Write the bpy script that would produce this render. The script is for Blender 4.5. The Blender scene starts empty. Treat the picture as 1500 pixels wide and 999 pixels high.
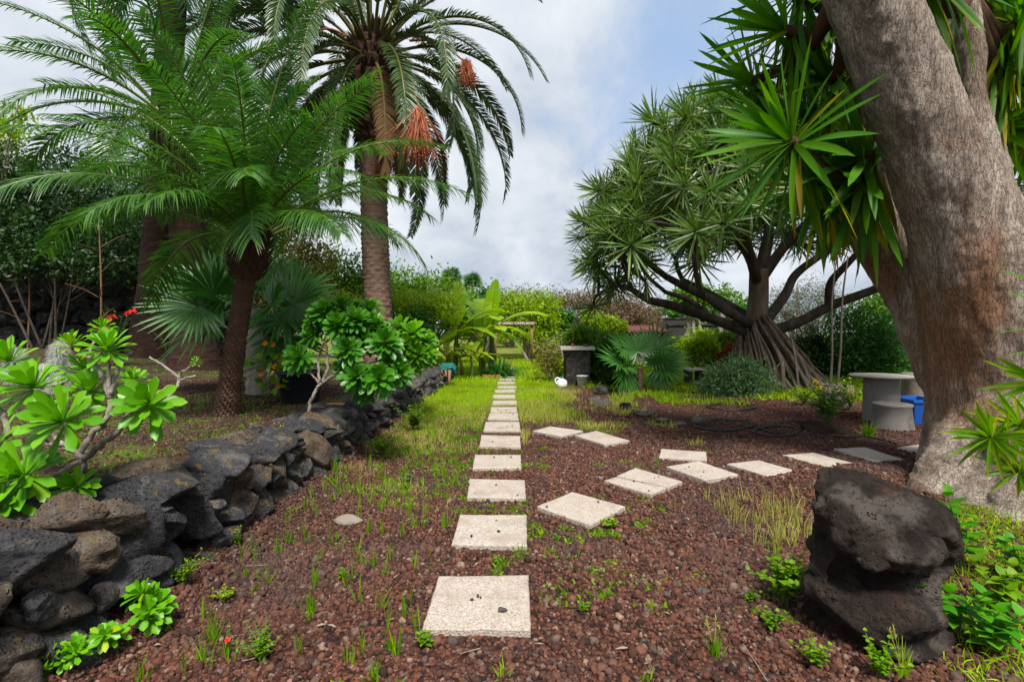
import bpy, bmesh, math
import numpy as np
from mathutils import Vector, Matrix

# ------------------------------------------------------------------ basics
F, CX, HY, H = 720.0, 750.0, 488.0, 1.35      # focal length and horizon of the photograph, eye height in metres
rng = np.random.default_rng(11)
sc = bpy.context.scene
COL = sc.collection
PI = math.pi
BASE = {}                                       # world location of each root / part


def P(px, py, D):
    return np.array([(px - CX) / F * D, D, H - (py - HY) / F * D])


def G(px, py, z=0.0):
    return P(px, py, (H - z) * F / (py - HY))


def A(*x):
    return np.array(x, dtype=float)


def unit(v):
    v = np.asarray(v, float)
    return v / np.maximum(np.linalg.norm(v, axis=-1, keepdims=True), 1e-9)


# ------------------------------------------------------------------ numpy noise
def _h(ix, iy, iz, seed):
    n = (ix * 374761393 + iy * 668265263 + iz * 2147483647 + seed * 974711) & 0xFFFFFFFF
    n = ((n ^ (n >> 13)) * 1274126177) & 0xFFFFFFFF
    n = n ^ (n >> 16)
    return (n & 0xFFFF) / 65535.0


def vnoise(p, seed=0):
    p = np.asarray(p, float)
    i = np.floor(p).astype(np.int64)
    f = p - i
    f = f * f * (3 - 2 * f)
    r = 0
    for dx in (0, 1):
        wx = f[..., 0] if dx else 1 - f[..., 0]
        for dy in (0, 1):
            wy = f[..., 1] if dy else 1 - f[..., 1]
            for dz in (0, 1):
                wz = f[..., 2] if dz else 1 - f[..., 2]
                r = r + wx * wy * wz * _h(i[..., 0] + dx, i[..., 1] + dy, i[..., 2] + dz, seed)
    return r * 2 - 1


def fbm(p, oct=4, seed=0):
    r, a, s = 0, 1.0, 0
    p = np.asarray(p, float)
    for k in range(oct):
        r = r + a * vnoise(p * 2 ** k + 17.3 * k, seed + k)
        s += a
        a *= .5
    return r / s


# ------------------------------------------------------------------ mesh builder
class MB:
    def __init__(s):
        s.V, s.Q, s.T, s.C, s.n = [], [], [], [], 0

    def add(s, V, Q=None, T=None, tone=0.0):
        V = np.asarray(V, float).reshape(-1, 3)
        if len(V) == 0:
            return s
        if Q is not None and len(Q):
            s.Q.append(np.asarray(Q, np.int64).reshape(-1, 4) + s.n)
        if T is not None and len(T):
            s.T.append(np.asarray(T, np.int64).reshape(-1, 3) + s.n)
        c = np.broadcast_to(np.asarray(tone, float).reshape(-1), (len(V),)) if np.ndim(tone) == 0 or np.size(tone) in (1, len(V)) else np.zeros(len(V))
        s.V.append(V)
        s.C.append(c)
        s.n += len(V)
        return s

    def arrays(s):
        return (np.concatenate(s.V), np.concatenate(s.Q) if s.Q else np.zeros((0, 4), np.int64),
                np.concatenate(s.T) if s.T else np.zeros((0, 3), np.int64), np.concatenate(s.C))

    def mesh(s, name, mat, origin=None, smooth=True):
        V, Q, T, C = s.arrays()
        if origin is not None:
            V = V - np.asarray(origin)
        me = bpy.data.meshes.new(name)
        me.vertices.add(len(V))
        me.vertices.foreach_set('co', V.astype(np.float32).ravel())
        loops = np.concatenate([Q.ravel(), T.ravel()]).astype(np.int32)
        me.loops.add(len(loops))
        me.loops.foreach_set('vertex_index', loops)
        npoly = len(Q) + len(T)
        me.polygons.add(npoly)
        st = np.concatenate([np.arange(len(Q)) * 4, len(Q) * 4 + np.arange(len(T)) * 3]).astype(np.int32)
        me.polygons.foreach_set('loop_start', st)
        me.polygons.foreach_set('use_smooth', np.full(npoly, smooth, dtype=bool))
        at = me.attributes.new('tone', 'FLOAT', 'POINT')
        at.data.foreach_set('value', C.astype(np.float32))
        me.update(calc_edges=True)
        me.materials.append(mat)
        return me

    def build(s, name, mat, parent=None, smooth=True, origin=None, label=None):
        """links the collected shapes as ONE mesh object, in world coordinates"""
        if parent is not None:
            o = bpy.data.objects.new(name, s.mesh(name, mat, BASE[parent.name], smooth))
            o.parent = parent
            BASE[o.name] = BASE[parent.name]
        else:
            org = np.zeros(3) if origin is None else np.asarray(origin, float)
            o = bpy.data.objects.new(name, s.mesh(name, mat, org, smooth))
            o.location = org
            BASE[o.name] = org
        COL.objects.link(o)
        if label:
            o['label'] = label
        return o


def tag(o, label=None, cat=None, group=None, kind=None):
    if cat and not kind:
        kind = 'thing'
    for k, v in (('label', label), ('category', cat), ('group', group), ('kind', kind)):
        if v:
            o[k] = v
    return o


def thing(name, label, cat, loc, group=None):
    o = bpy.data.objects.new(name, None)
    COL.objects.link(o)
    o.location = loc
    o.empty_display_size = .1
    BASE[o.name] = np.asarray(loc, float)
    return tag(o, label, cat, group)


# ------------------------------------------------------------------ shape helpers
def smoothpath(pts, k=6):
    p = np.asarray(pts, float)
    if len(p) < 3:
        t = np.linspace(0, 1, k + 1)[:, None]
        return p[0] * (1 - t) + p[-1] * t
    q = np.vstack([2 * p[0] - p[1], p, 2 * p[-1] - p[-2]])
    out = []
    for i in range(1, len(q) - 2):
        a, b, c, d = q[i - 1], q[i], q[i + 1], q[i + 2]
        for t in np.linspace(0, 1, k, endpoint=False):
            out.append(.5 * ((2 * b) + (-a + c) * t + (2 * a - 5 * b + 4 * c - d) * t * t + (-a + 3 * b - 3 * c + d) * t ** 3))
    out.append(p[-1])
    return np.array(out)


def tube(path, rad, n=8, cap=True, bump=None):
    p = np.asarray(path, float)
    m = len(p)
    r = np.broadcast_to(np.asarray(rad, float), (m,)) if np.ndim(rad) == 0 else np.interp(np.linspace(0, 1, m), np.linspace(0, 1, len(rad)), rad)
    tg = unit(np.gradient(p, axis=0))
    u = np.cross(tg[0], A(0, 0, 1))
    if np.linalg.norm(u) < .1:
        u = np.cross(tg[0], A(1, 0, 0))
    U = []
    for i in range(m):
        u = u - tg[i] * np.dot(u, tg[i])
        u = u / max(np.linalg.norm(u), 1e-9)
        U.append(u)
    U = np.array(U)
    W = np.cross(tg, U)
    a = np.linspace(0, 2 * PI, n, endpoint=False)
    rr = r[:, None] * (np.ones((1, n)) if bump is None else bump(np.linspace(0, 1, m)[:, None], a[None, :]))
    V = p[:, None] + rr[..., None] * (np.cos(a)[None, :, None] * U[:, None] + np.sin(a)[None, :, None] * W[:, None])
    i = np.arange(m - 1)[:, None] * n
    j = np.arange(n)[None, :]
    j2 = (j + 1) % n
    Q = np.stack([i + j, i + j2, i + n + j2, i + n + j], -1).reshape(-1, 4)
    V = V.reshape(-1, 3)
    T = None
    if cap:
        V = np.vstack([V, p[0], p[-1]])
        c0, c1 = m * n, m * n + 1
        jj = np.arange(n)
        T = np.vstack([np.stack([np.full(n, c0), (jj + 1) % n, jj], -1),
                       np.stack([np.full(n, c1), (m - 1) * n + jj, (m - 1) * n + (jj + 1) % n], -1)])
    return V, Q, T


def box(c, s, rz=0.0):
    c, s = np.asarray(c, float), np.asarray(s, float) / 2
    V = np.array([[x, y, z] for z in (-1, 1) for y in (-1, 1) for x in (-1, 1)], float) * s
    ca, sa = math.cos(rz), math.sin(rz)
    V = np.stack([V[:, 0] * ca - V[:, 1] * sa, V[:, 0] * sa + V[:, 1] * ca, V[:, 2]], -1) + c
    Q = [[0, 2, 3, 1], [4, 5, 7, 6], [0, 1, 5, 4], [2, 6, 7, 3], [0, 4, 6, 2], [1, 3, 7, 5]]
    return V, Q


def lathe(c, prof, n=32, wob=0.0, seed=0):
    """profile: list of (radius, z) from the bottom up"""
    pr = np.asarray(prof, float)
    a = np.linspace(0, 2 * PI, n, endpoint=False)
    V = np.stack([pr[:, 0:1] * np.cos(a), pr[:, 0:1] * np.sin(a), np.repeat(pr[:, 1:2], n, 1)], -1)
    if wob:
        V = V + wob * np.stack([fbm(V * 6, 3, seed), fbm(V * 6, 3, seed + 9), fbm(V * 6, 3, seed + 5) * .4], -1)
    m = len(pr)
    i = np.arange(m - 1)[:, None] * n
    j = np.arange(n)[None, :]
    j2 = (j + 1) % n
    Q = np.stack([i + j, i + j2, i + n + j2, i + n + j], -1).reshape(-1, 4)
    return V.reshape(-1, 3) + np.asarray(c), Q


PROF = {
    'lance': ([0, .15, .4, .7, .9, 1], [.25, .75, 1, .75, .35, .03]),
    'grass': ([0, .5, 1], [1, .75, .04]),
    'spat': ([0, .2, .5, .72, .86, .95, 1], [.28, .36, .7, 1, .95, .6, .12]),
    'strap': ([0, .08, .3, .6, .85, 1], [.75, .7, .9, 1, .6, .02]),
    'leaflet': ([0, .08, .5, .8, 1], [.45, 1, .9, .5, .03]),
    'fan': ([0, .5, .75, 1], [.02, 1, .62, .05]),
    'ovate': ([0, .1, .3, .55, .8, 1], [.08, .6, 1, .85, .45, .03]),
}


def blades(base, d, L, W, droop=0.0, nseg=4, up=None, fold=0.0, prof='lance', tone=0.0, tiptone=0.0):
    base, d = np.atleast_2d(np.asarray(base, float)), unit(np.atleast_2d(np.asarray(d, float)))
    N = max(len(base), len(d))
    base, d = np.broadcast_to(base, (N, 3)), np.broadcast_to(d, (N, 3))
    L, W, droop, tone = [np.broadcast_to(np.asarray(x, float), (N,)) for x in (L, W, droop, tone)]
    t = np.linspace(0, 1, nseg + 1)
    g = A(0, 0, -1)
    pos = base[:, None] + L[:, None, None] * (d[:, None] * t[None, :, None] + droop[:, None, None] * g * (t ** 2)[None, :, None])
    tg = unit(d[:, None] + 2 * droop[:, None, None] * g * t[None, :, None])
    if up is None:
        up = np.broadcast_to(A(0, 0, 1), (N, 3))
    up = np.broadcast_to(np.asarray(up, float), (N, 3)) + .011
    sd = unit(np.cross(d, up))[:, None]
    nm = unit(np.cross(np.broadcast_to(sd, tg.shape), tg))
    w = W[:, None] * np.interp(t, *PROF[prof])[None] / 2
    s = sd * w[..., None]
    tn = np.repeat(tone[:, None], nseg + 1, 1) + tiptone * t[None] ** 3
    if fold:
        lift = nm * (w * fold)[..., None]
        V = np.stack([pos - s + lift, pos, pos + s + lift], 2)
        k = 3
    else:
        V = np.stack([pos - s, pos + s], 2)
        k = 2
    tn = np.repeat(tn[..., None], k, 2)
    off = (np.arange(N) * (nseg + 1) * k)[:, None, None]
    i = (np.arange(nseg) * k)[None, :, None]
    j = np.arange(k - 1)[None, None, :]
    a = off + i + j
    Q = np.stack([a, a + 1, a + k + 1, a + k], -1).reshape(-1, 4)
    return V.reshape(-1, 3), Q, None, tn.reshape(-1)


def add_blades(mb, *a, **k):
    V, Q, T, c = blades(*a, **k)
    mb.add(V, Q, None, c)


def frame_of(axis):
    z = unit(axis)
    x = unit(np.cross(z, A(.31, .9, .17)))
    y = np.cross(z, x)
    return x, y, z


def rosette(mb, c, axis, n, L, W, th0=8, th1=100, droop=.1, prof='strap', fold=.25, nseg=5, tone0=0., tone1=.3, r=None, base=.03, jit=.12, tiptone=0.):
    r = r or rng
    x, y, z = frame_of(axis)
    k = np.arange(n)
    f = (k + .5) / n
    th = np.radians(th0 + (th1 - th0) * f ** .85) + r.normal(0, jit * .5, n)
    ph = k * 2.39996 + r.normal(0, jit, n)
    d = (np.sin(th) * np.cos(ph))[:, None] * x + (np.sin(th) * np.sin(ph))[:, None] * y + np.cos(th)[:, None] * z
    b = np.asarray(c) + d * base - z * (base * 1.5 * f)[:, None]
    ln = L * (.62 + .38 * np.sin(PI * np.clip(f * .75 + .15, 0, 1))) * r.uniform(.85, 1.12, n)
    add_blades(mb, b, d, ln, W * r.uniform(.85, 1.15, n), droop * (.3 + f) * r.uniform(.5, 1.5, n), nseg, z, fold, prof,
               tone0 + (tone1 - tone0) * f ** 2 + r.normal(0, .09, n) + .35 * (r.uniform(0, 1, n) > .96), tiptone)


ICO = {}


def ico(sub):
    if sub not in ICO:
        bm = bmesh.new()
        bmesh.ops.create_icosphere(bm, subdivisions=sub, radius=1)
        bm.verts.ensure_lookup_table()
        ICO[sub] = (np.array([v.co[:] for v in bm.verts]), np.array([[v.index for v in f.verts] for f in bm.faces]))
        bm.free()
    return ICO[sub]


def rock(size, seed, sub=4, cuts=13, rough=.1, freq=2.2):
    V, T = ico(sub)
    V = V.copy()
    r = np.random.default_rng(seed)
    for k in range(cuts):
        n = unit(r.normal(0, 1, 3))
        lim = r.uniform(.46, .82)
        V -= np.clip(V @ n - lim, 0, None)[:, None] * n
    U = unit(V)
    V = V + U * (rough * fbm(V * freq + seed * 3.1, 4, seed))[:, None] + U * (.045 * (.5 - np.abs(fbm(V * 4.5 + seed, 3, seed + 3))))[:, None] + U * (.03 * fbm(V * 13 + seed, 3, seed + 5))[:, None]
    V = V / np.abs(V).max(0)
    return V * np.asarray(size) * .5 * 1.12, T


def leafcloud(mb, blobs, n, size, r=None, clump=.16, asp=.45, fill=.45, per=26, up=.35, tone=0.):
    """many leaf-sized faces gathered in clumps through the volume of the blobs (cx,cy,cz,rx,ry,rz)"""
    r = r or rng
    B = np.asarray(blobs, float)
    w = (B[:, 3] * B[:, 4] * B[:, 5]) ** (2 / 3.)
    w = w / w.sum()
    nc = max(6, n // per)
    bi = r.choice(len(B), nc, p=w)
    d = unit(r.normal(0, 1, (nc, 3)))
    rad = r.uniform(0, 1, nc) ** fill
    rad = rad * (1 + .16 * r.normal(0, 1, nc))
    cc = B[bi, :3] + d * rad[:, None] * B[bi, 3:6]
    cr = (B[bi, 3:6].mean(1)) * clump * r.uniform(.6, 1.5, nc)
    ct = r.uniform(-.25, .25, nc)
    k = r.integers(0, nc, n)
    pos = cc[k] + r.normal(0, 1, (n, 3)) * cr[k][:, None]
    dirn = unit(r.normal(0, 1, (n, 3)) + d[k] * .7 + A(0, 0, up - .5))
    nrm = unit(np.cross(dirn, unit(r.normal(0, 1, (n, 3)))) + A(0, 0, .3))
    sd = unit(np.cross(dirn, nrm))
    L = size * r.uniform(.6, 1.3, n)[:, None]
    nn = np.cross(sd, dirn)
    V = np.stack([pos, pos + dirn * L * .45 + sd * L * asp / 2 + nn * L * .07, pos + dirn * L, pos + dirn * L * .45 - sd * L * asp / 2 + nn * L * .07], 1).reshape(-1, 3)
    Q = np.arange(n * 4).reshape(n, 4)
    mb.add(V, Q, None, np.repeat(np.clip(tone + ct[k] + r.normal(0, .08, n), -.4, 1), 4))


# ------------------------------------------------------------------ materials
class NT:
    def __init__(s, name):
        s.m = bpy.data.materials.new(name)
        s.m.use_nodes = True
        s.t = s.m.node_tree
        s.t.nodes.clear()
        s.out = s.t.nodes.new('ShaderNodeOutputMaterial')

    def n(s, typ, props=None, **inp):
        nd = s.t.nodes.new(typ)
        for k, v in (props or {}).items():
            setattr(nd, k, v)
        for k, v in inp.items():
            key = int(k[1:]) if k[0] == 'i' and k[1:].isdigit() else k.replace('_', ' ')
            s.set(nd.inputs[key], v)
        return nd

    def set(s, sock, v):
        if hasattr(v, 'default_value') or isinstance(v, bpy.types.NodeSocket):
            s.t.links.new(v, sock)
        elif isinstance(v, bpy.types.Node):
            s.t.links.new(v.outputs[0], sock)
        else:
            if sock.type == 'RGBA' and len(v) == 3:
                v = (*v, 1)
            sock.default_value = v

    def ramp(s, fac, stops, interp='LINEAR'):
        nd = s.n('ShaderNodeValToRGB', Fac=fac)
        cr = nd.color_ramp
        cr.interpolation = interp
        while len(cr.elements) < len(stops):
            cr.elements.new(.5)
        for e, (p, c) in zip(cr.elements, stops):
            e.position = p
            e.color = (*c, 1) if len(c) == 3 else c
        return nd.outputs[0]

    def mix(s, a, b, fac, mode='MIX'):
        nd = s.n('ShaderNodeMix', {'data_type': 'RGBA', 'blend_type': mode})
        s.set(nd.inputs[0], fac)
        s.set(nd.inputs[6], a)
        s.set(nd.inputs[7], b)
        return nd.outputs[2]

    def math(s, op, a, b=0.0, clamp=False):
        nd = s.n('ShaderNodeMath', {'operation': op, 'use_clamp': clamp})
        s.set(nd.inputs[0], a)
        s.set(nd.inputs[1], b)
        return nd.outputs[0]

    def noise(s, scale, detail=4, rough=.55, vec=None, out=0, dist=0.):
        nd = s.n('ShaderNodeTexNoise', Scale=scale, Detail=detail, Roughness=rough, Distortion=dist)
        if vec is not None:
            s.set(nd.inputs['Vector'], vec)
        return nd.outputs[out]

    def smooth(s, v, a, b):
        nd = s.n('ShaderNodeMapRange', {'interpolation_type': 'SMOOTHSTEP'})
        s.set(nd.inputs['Value'], v)
        s.set(nd.inputs['From Min'], a)
        s.set(nd.inputs['From Max'], b)
        return nd.outputs[0]

    def bump(s, h, strength=.5, dist=.02, normal=None):
        nd = s.n('ShaderNodeBump', Strength=strength, Distance=dist)
        s.set(nd.inputs['Height'], h)
        if normal is not None:
            s.set(nd.inputs['Normal'], normal)
        return nd.outputs[0]

    def done(s, col, rough=.7, normal=None, spec=.3, metal=0.):
        b = s.n('ShaderNodeBsdfPrincipled')
        s.set(b.inputs['Base Color'], col)
        s.set(b.inputs['Roughness'], rough)
        s.set(b.inputs['Specular IOR Level'], spec)
        s.set(b.inputs['Metallic'], metal)
        if normal is not None:
            s.set(b.inputs['Normal'], normal)
        s.t.links.new(b.outputs[0], s.out.inputs[0])
        return s.m

    def pos(s):
        return s.n('ShaderNodeNewGeometry').outputs['Position']


def leafmat(name, a, b, old=(.22, .17, .03), rough=.42, trans=.35, spec=.4, tip=None, dead=(.16, .09, .04)):
    """two greens by leaf, an older leaf colour where tone rises"""
    def sat(c):
        l = .25 * c[0] + .65 * c[1] + .1 * c[2]
        return tuple(max(.004, l + (x - l) * 1.18) for x in c)
    a, b, old = sat(a), sat(b), sat(old)
    m = NT(name)
    g = m.n('ShaderNodeNewGeometry')
    at = m.n('ShaderNodeAttribute', {'attribute_name': 'tone'})
    c = m.mix(a, b, g.outputs['Random Per Island'])
    big = m.noise(1.1, 3, .6, g.outputs['Position'])
    c = m.mix(c, tuple(x * .7 for x in a), m.smooth(big, .5, .75))
    tn = m.math('ADD', at.outputs['Fac'], m.math('MULTIPLY', g.outputs['Random Per Island'], .12))
    c = m.mix(c, old, m.smooth(tn, .22, .75))
    c = m.mix(c, dead, m.smooth(tn, .85, 1.1))
    hs = m.n('ShaderNodeHueSaturation', Saturation=1.12, Value=1.35, Fac=1.0)
    m.set(hs.inputs['Color'], c)
    p = m.n('ShaderNodeBsdfPrincipled', Roughness=rough)
    m.set(p.inputs['Base Color'], c)
    m.set(p.inputs['Specular IOR Level'], spec)
    tr = m.n('ShaderNodeBsdfTranslucent')
    m.set(tr.inputs['Color'], hs.outputs[0])
    mx = m.n('ShaderNodeMixShader', Fac=trans)
    m.t.links.new(p.outputs[0], mx.inputs[1])
    m.t.links.new(tr.outputs[0], mx.inputs[2])
    m.t.links.new(mx.outputs[0], m.out.inputs[0])
    return m.m


def barkmat(name, c0, c1, c2, scale=6, stretch=.25, bstr=.7, bdist=.03, stain=None):
    m = NT(name)
    tc = m.n('ShaderNodeTexCoord').outputs['Object']
    mp = m.n('ShaderNodeMapping', Scale=(1, 1, stretch))
    m.set(mp.inputs['Vector'], tc)
    n1 = m.noise(scale, 8, .65, mp.outputs[0], dist=.4)
    n2 = m.noise(scale * 5, 6, .7, mp.outputs[0])
    n3 = m.noise(1.3, 3, .5, tc)
    c = m.ramp(n1, [(.3, c0), (.5, c1), (.7, c2)])
    c = m.mix(c, tuple(x * .45 for x in c0), m.smooth(n2, .55, .8))
    if stain:
        c = m.mix(c, stain, m.math('MULTIPLY', m.smooth(n3, .52, .68), .7))
    h = m.math('ADD', n1, m.math('MULTIPLY', n2, .5))
    return m.done(c, .88, m.bump(h, bstr, bdist), .2)


def plain(name, col, rough=.6, var=.25, nscale=20, bstr=.15, spec=.35, dirt=None):
    m = NT(name)
    tc = m.n('ShaderNodeTexCoord').outputs['Object']
    n = m.noise(nscale, 5, .6, tc)
    c = m.mix(tuple(x * (1 - var) for x in col), tuple(min(1, x * (1 + var)) for x in col), n)
    if dirt:
        c = m.mix(c, dirt, m.smooth(m.noise(nscale * .3, 6, .7, tc), .5, .72))
    return m.done(c, rough, m.bump(n, bstr, .01), spec)


M = {}
GRAVEL = [(.0, (.022, .012, .009)), (.25, (.062, .023, .015)), (.5, (.105, .038, .023)), (.75, (.155, .061, .037)), (.9, (.08, .056, .045)), (1., (.26, .17, .125))]


def ground_mat():
    m = NT('gravel_ground')
    p = m.pos()
    sx = m.n('ShaderNodeSeparateXYZ')
    m.set(sx.inputs[0], p)
    X, Y = sx.outputs[0], sx.outputs[1]
    vo = m.n('ShaderNodeTexVoronoi', Scale=38.0)
    m.set(vo.inputs['Vector'], p)
    rnd = m.n('ShaderNodeSeparateColor')
    m.set(rnd.inputs[0], vo.outputs['Color'])
    grav = m.ramp(rnd.outputs[0], GRAVEL)
    grav = m.mix(grav, (.02, .01, .009), m.smooth(vo.outputs['Distance'], .45, .8))
    big = m.noise(.55, 4, .6, p)
    mid = m.noise(2.6, 5, .65, p)
    fine = m.noise(90, 3, .6, p)
    soil = m.mix((.045, .022, .017), (.085, .042, .031), fine)
    sandy = m.math('MULTIPLY', m.smooth(mid, .5, .62), .6)
    c = m.mix(grav, soil, sandy)
    # turf further back
    wob = m.math('MULTIPLY', m.math('SUBTRACT', mid, .5), 5.0)
    yy = m.math('ADD', Y, wob)
    left = m.math('SUBTRACT', 1.0, m.smooth(m.math('ADD', X, m.math('MULTIPLY', wob, .3)), .4, 1.6))
    g1 = m.math('MULTIPLY', m.smooth(yy, 7.0, 10.5), left)
    g2 = m.smooth(yy, 11.8, 13.4)
    gm = m.math('MAXIMUM', g1, g2)
    turf = m.mix((.09, .125, .012), (.19, .2, .03), m.noise(7, 5, .7, p))  # turf colour raised to paint the sun patch on the far lawn
    c = m.mix(c, turf, gm)
    # soil of the raised bed
    bed = m.math('MULTIPLY', m.smooth(m.math('MULTIPLY', X, -1.0), 2.0, 2.15), m.math('SUBTRACT', 1.0, m.smooth(Y, 12.5, 14)))
    bs = m.mix(m.mix((.03, .017, .014), (.075, .042, .032), rnd.outputs[0]), (.075, .10, .014), m.smooth(m.noise(3.2, 6, .7, p), .48, .64))
    c = m.mix(c, bs, bed)
    c = m.mix(c, m.mix(c, (.02, .012, .01), .5), m.smooth(big, .45, .7))
    h = m.math('MULTIPLY', m.math('SUBTRACT', 1.0, vo.outputs['Distance']), m.math('SUBTRACT', 1.0, m.math('MULTIPLY', sandy, .7)))
    return m.done(c, .92, m.bump(h, .9, .022, m.bump(fine, .4, .006)), .15)


def stone_mat(name, base, tint, lichen=(.2, .13, .03), amt=.5, dust=(.16, .15, .14)):
    m = NT(name)
    tc = m.n('ShaderNodeTexCoord').outputs['Object']
    p = m.pos()
    oi = m.n('ShaderNodeObjectInfo').outputs['Random']
    g = m.n('ShaderNodeNewGeometry')
    rr = m.math('FRACT', m.math('ADD', m.math('MULTIPLY', oi, 7.13), g.outputs['Random Per Island']))
    n1 = m.noise(7, 8, .7, p)
    n2 = m.noise(38, 6, .7, p)
    c = m.mix(base, tint, m.smooth(m.math('ADD', rr, m.math('MULTIPLY', m.math('SUBTRACT', n1, .5), 1.6)), .62, 1.0))
    c = m.mix(c, tuple(x * .3 for x in base), m.smooth(n2, .5, .72))
    c = m.mix(c, dust, m.math('MULTIPLY', m.smooth(n1, .48, .66), .6))
    sz = m.n('ShaderNodeSeparateXYZ')
    m.set(sz.inputs[0], g.outputs['Normal'])
    up = m.smooth(sz.outputs[2], -.1, .7)
    li = m.math('MULTIPLY', m.math('MULTIPLY', m.smooth(m.noise(11, 5, .75, p), .57, .64), up), amt)
    c = m.mix(c, lichen, li)
    pv = m.n('ShaderNodeTexVoronoi', Scale=55.0)
    m.set(pv.inputs['Vector'], p)
    pit = m.math('MULTIPLY', m.smooth(pv.outputs['Distance'], .1, .42), m.smooth(m.noise(4, 3, .5, p), .35, .55))
    c = m.mix(c, tuple(x * .35 for x in base), m.math('MULTIPLY', m.math('SUBTRACT', 1.0, m.smooth(pv.outputs['Distance'], .08, .3)), m.math('MULTIPLY', m.smooth(m.noise(4, 3, .5, p), .4, .55), .8)))
    h = m.math('ADD', m.math('ADD', n1, m.math('MULTIPLY', n2, .6)), m.math('MULTIPLY', pit, .3))
    return m.done(c, .85, m.bump(h, 1., .07), .25)


def slab_mat():
    m = NT('exposed_aggregate')
    p = m.pos()
    vo = m.n('ShaderNodeTexVoronoi', Scale=120.0)
    m.set(vo.inputs['Vector'], p)
    s = m.n('ShaderNodeSeparateColor')
    m.set(s.inputs[0], vo.outputs['Color'])
    c = m.ramp(s.outputs[0], [(0, (.22, .175, .15)), (.2, (.34, .295, .255)), (.6, (.43, .385, .34)), (.85, (.5, .46, .42)), (.95, (.34, .25, .2)), (1, (.19, .17, .155))])
    oi = m.n('ShaderNodeObjectInfo').outputs['Random']
    n = m.noise(5, 6, .7, p)
    c = m.mix(c, (.22, .155, .12), m.math('MULTIPLY', m.smooth(n, .42, .7), m.math('ADD', .3, m.math('MULTIPLY', oi, .5))))
    c = m.mix(c, (.12, .11, .08), m.math('MULTIPLY', m.smooth(m.noise(2.3, 7, .75, p), .52, .7), .5))
    c = m.mix(c, (.34, .29, .24), m.math('MULTIPLY', m.smooth(vo.outputs['Distance'], .4, .75), .8))
    c = m.mix(c, (.1, .1, .05), m.math('MULTIPLY', m.smooth(m.noise(17, 4, .7, p), .66, .72), .6))
    return m.done(c, .8, m.bump(m.math('SUBTRACT', 1.0, vo.outputs['Distance']), .5, .006), .3)


def gravelstone_mat():
    m = NT('lapilli')
    g = m.n('ShaderNodeNewGeometry')
    c = m.ramp(g.outputs['Random Per Island'], GRAVEL)
    n = m.noise(70, 4, .7, g.outputs['Position'])
    c = m.mix(c, m.mix(c, (.02, .012, .01), .7), m.smooth(n, .45, .7))
    big = m.noise(.9, 3, .6, g.outputs['Position'])
    c = m.mix(c, m.mix(c, (.05, .035, .033), .5), m.smooth(big, .45, .65))
    return m.done(c, .85, m.bump(n, .8, .008), .25)


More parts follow.
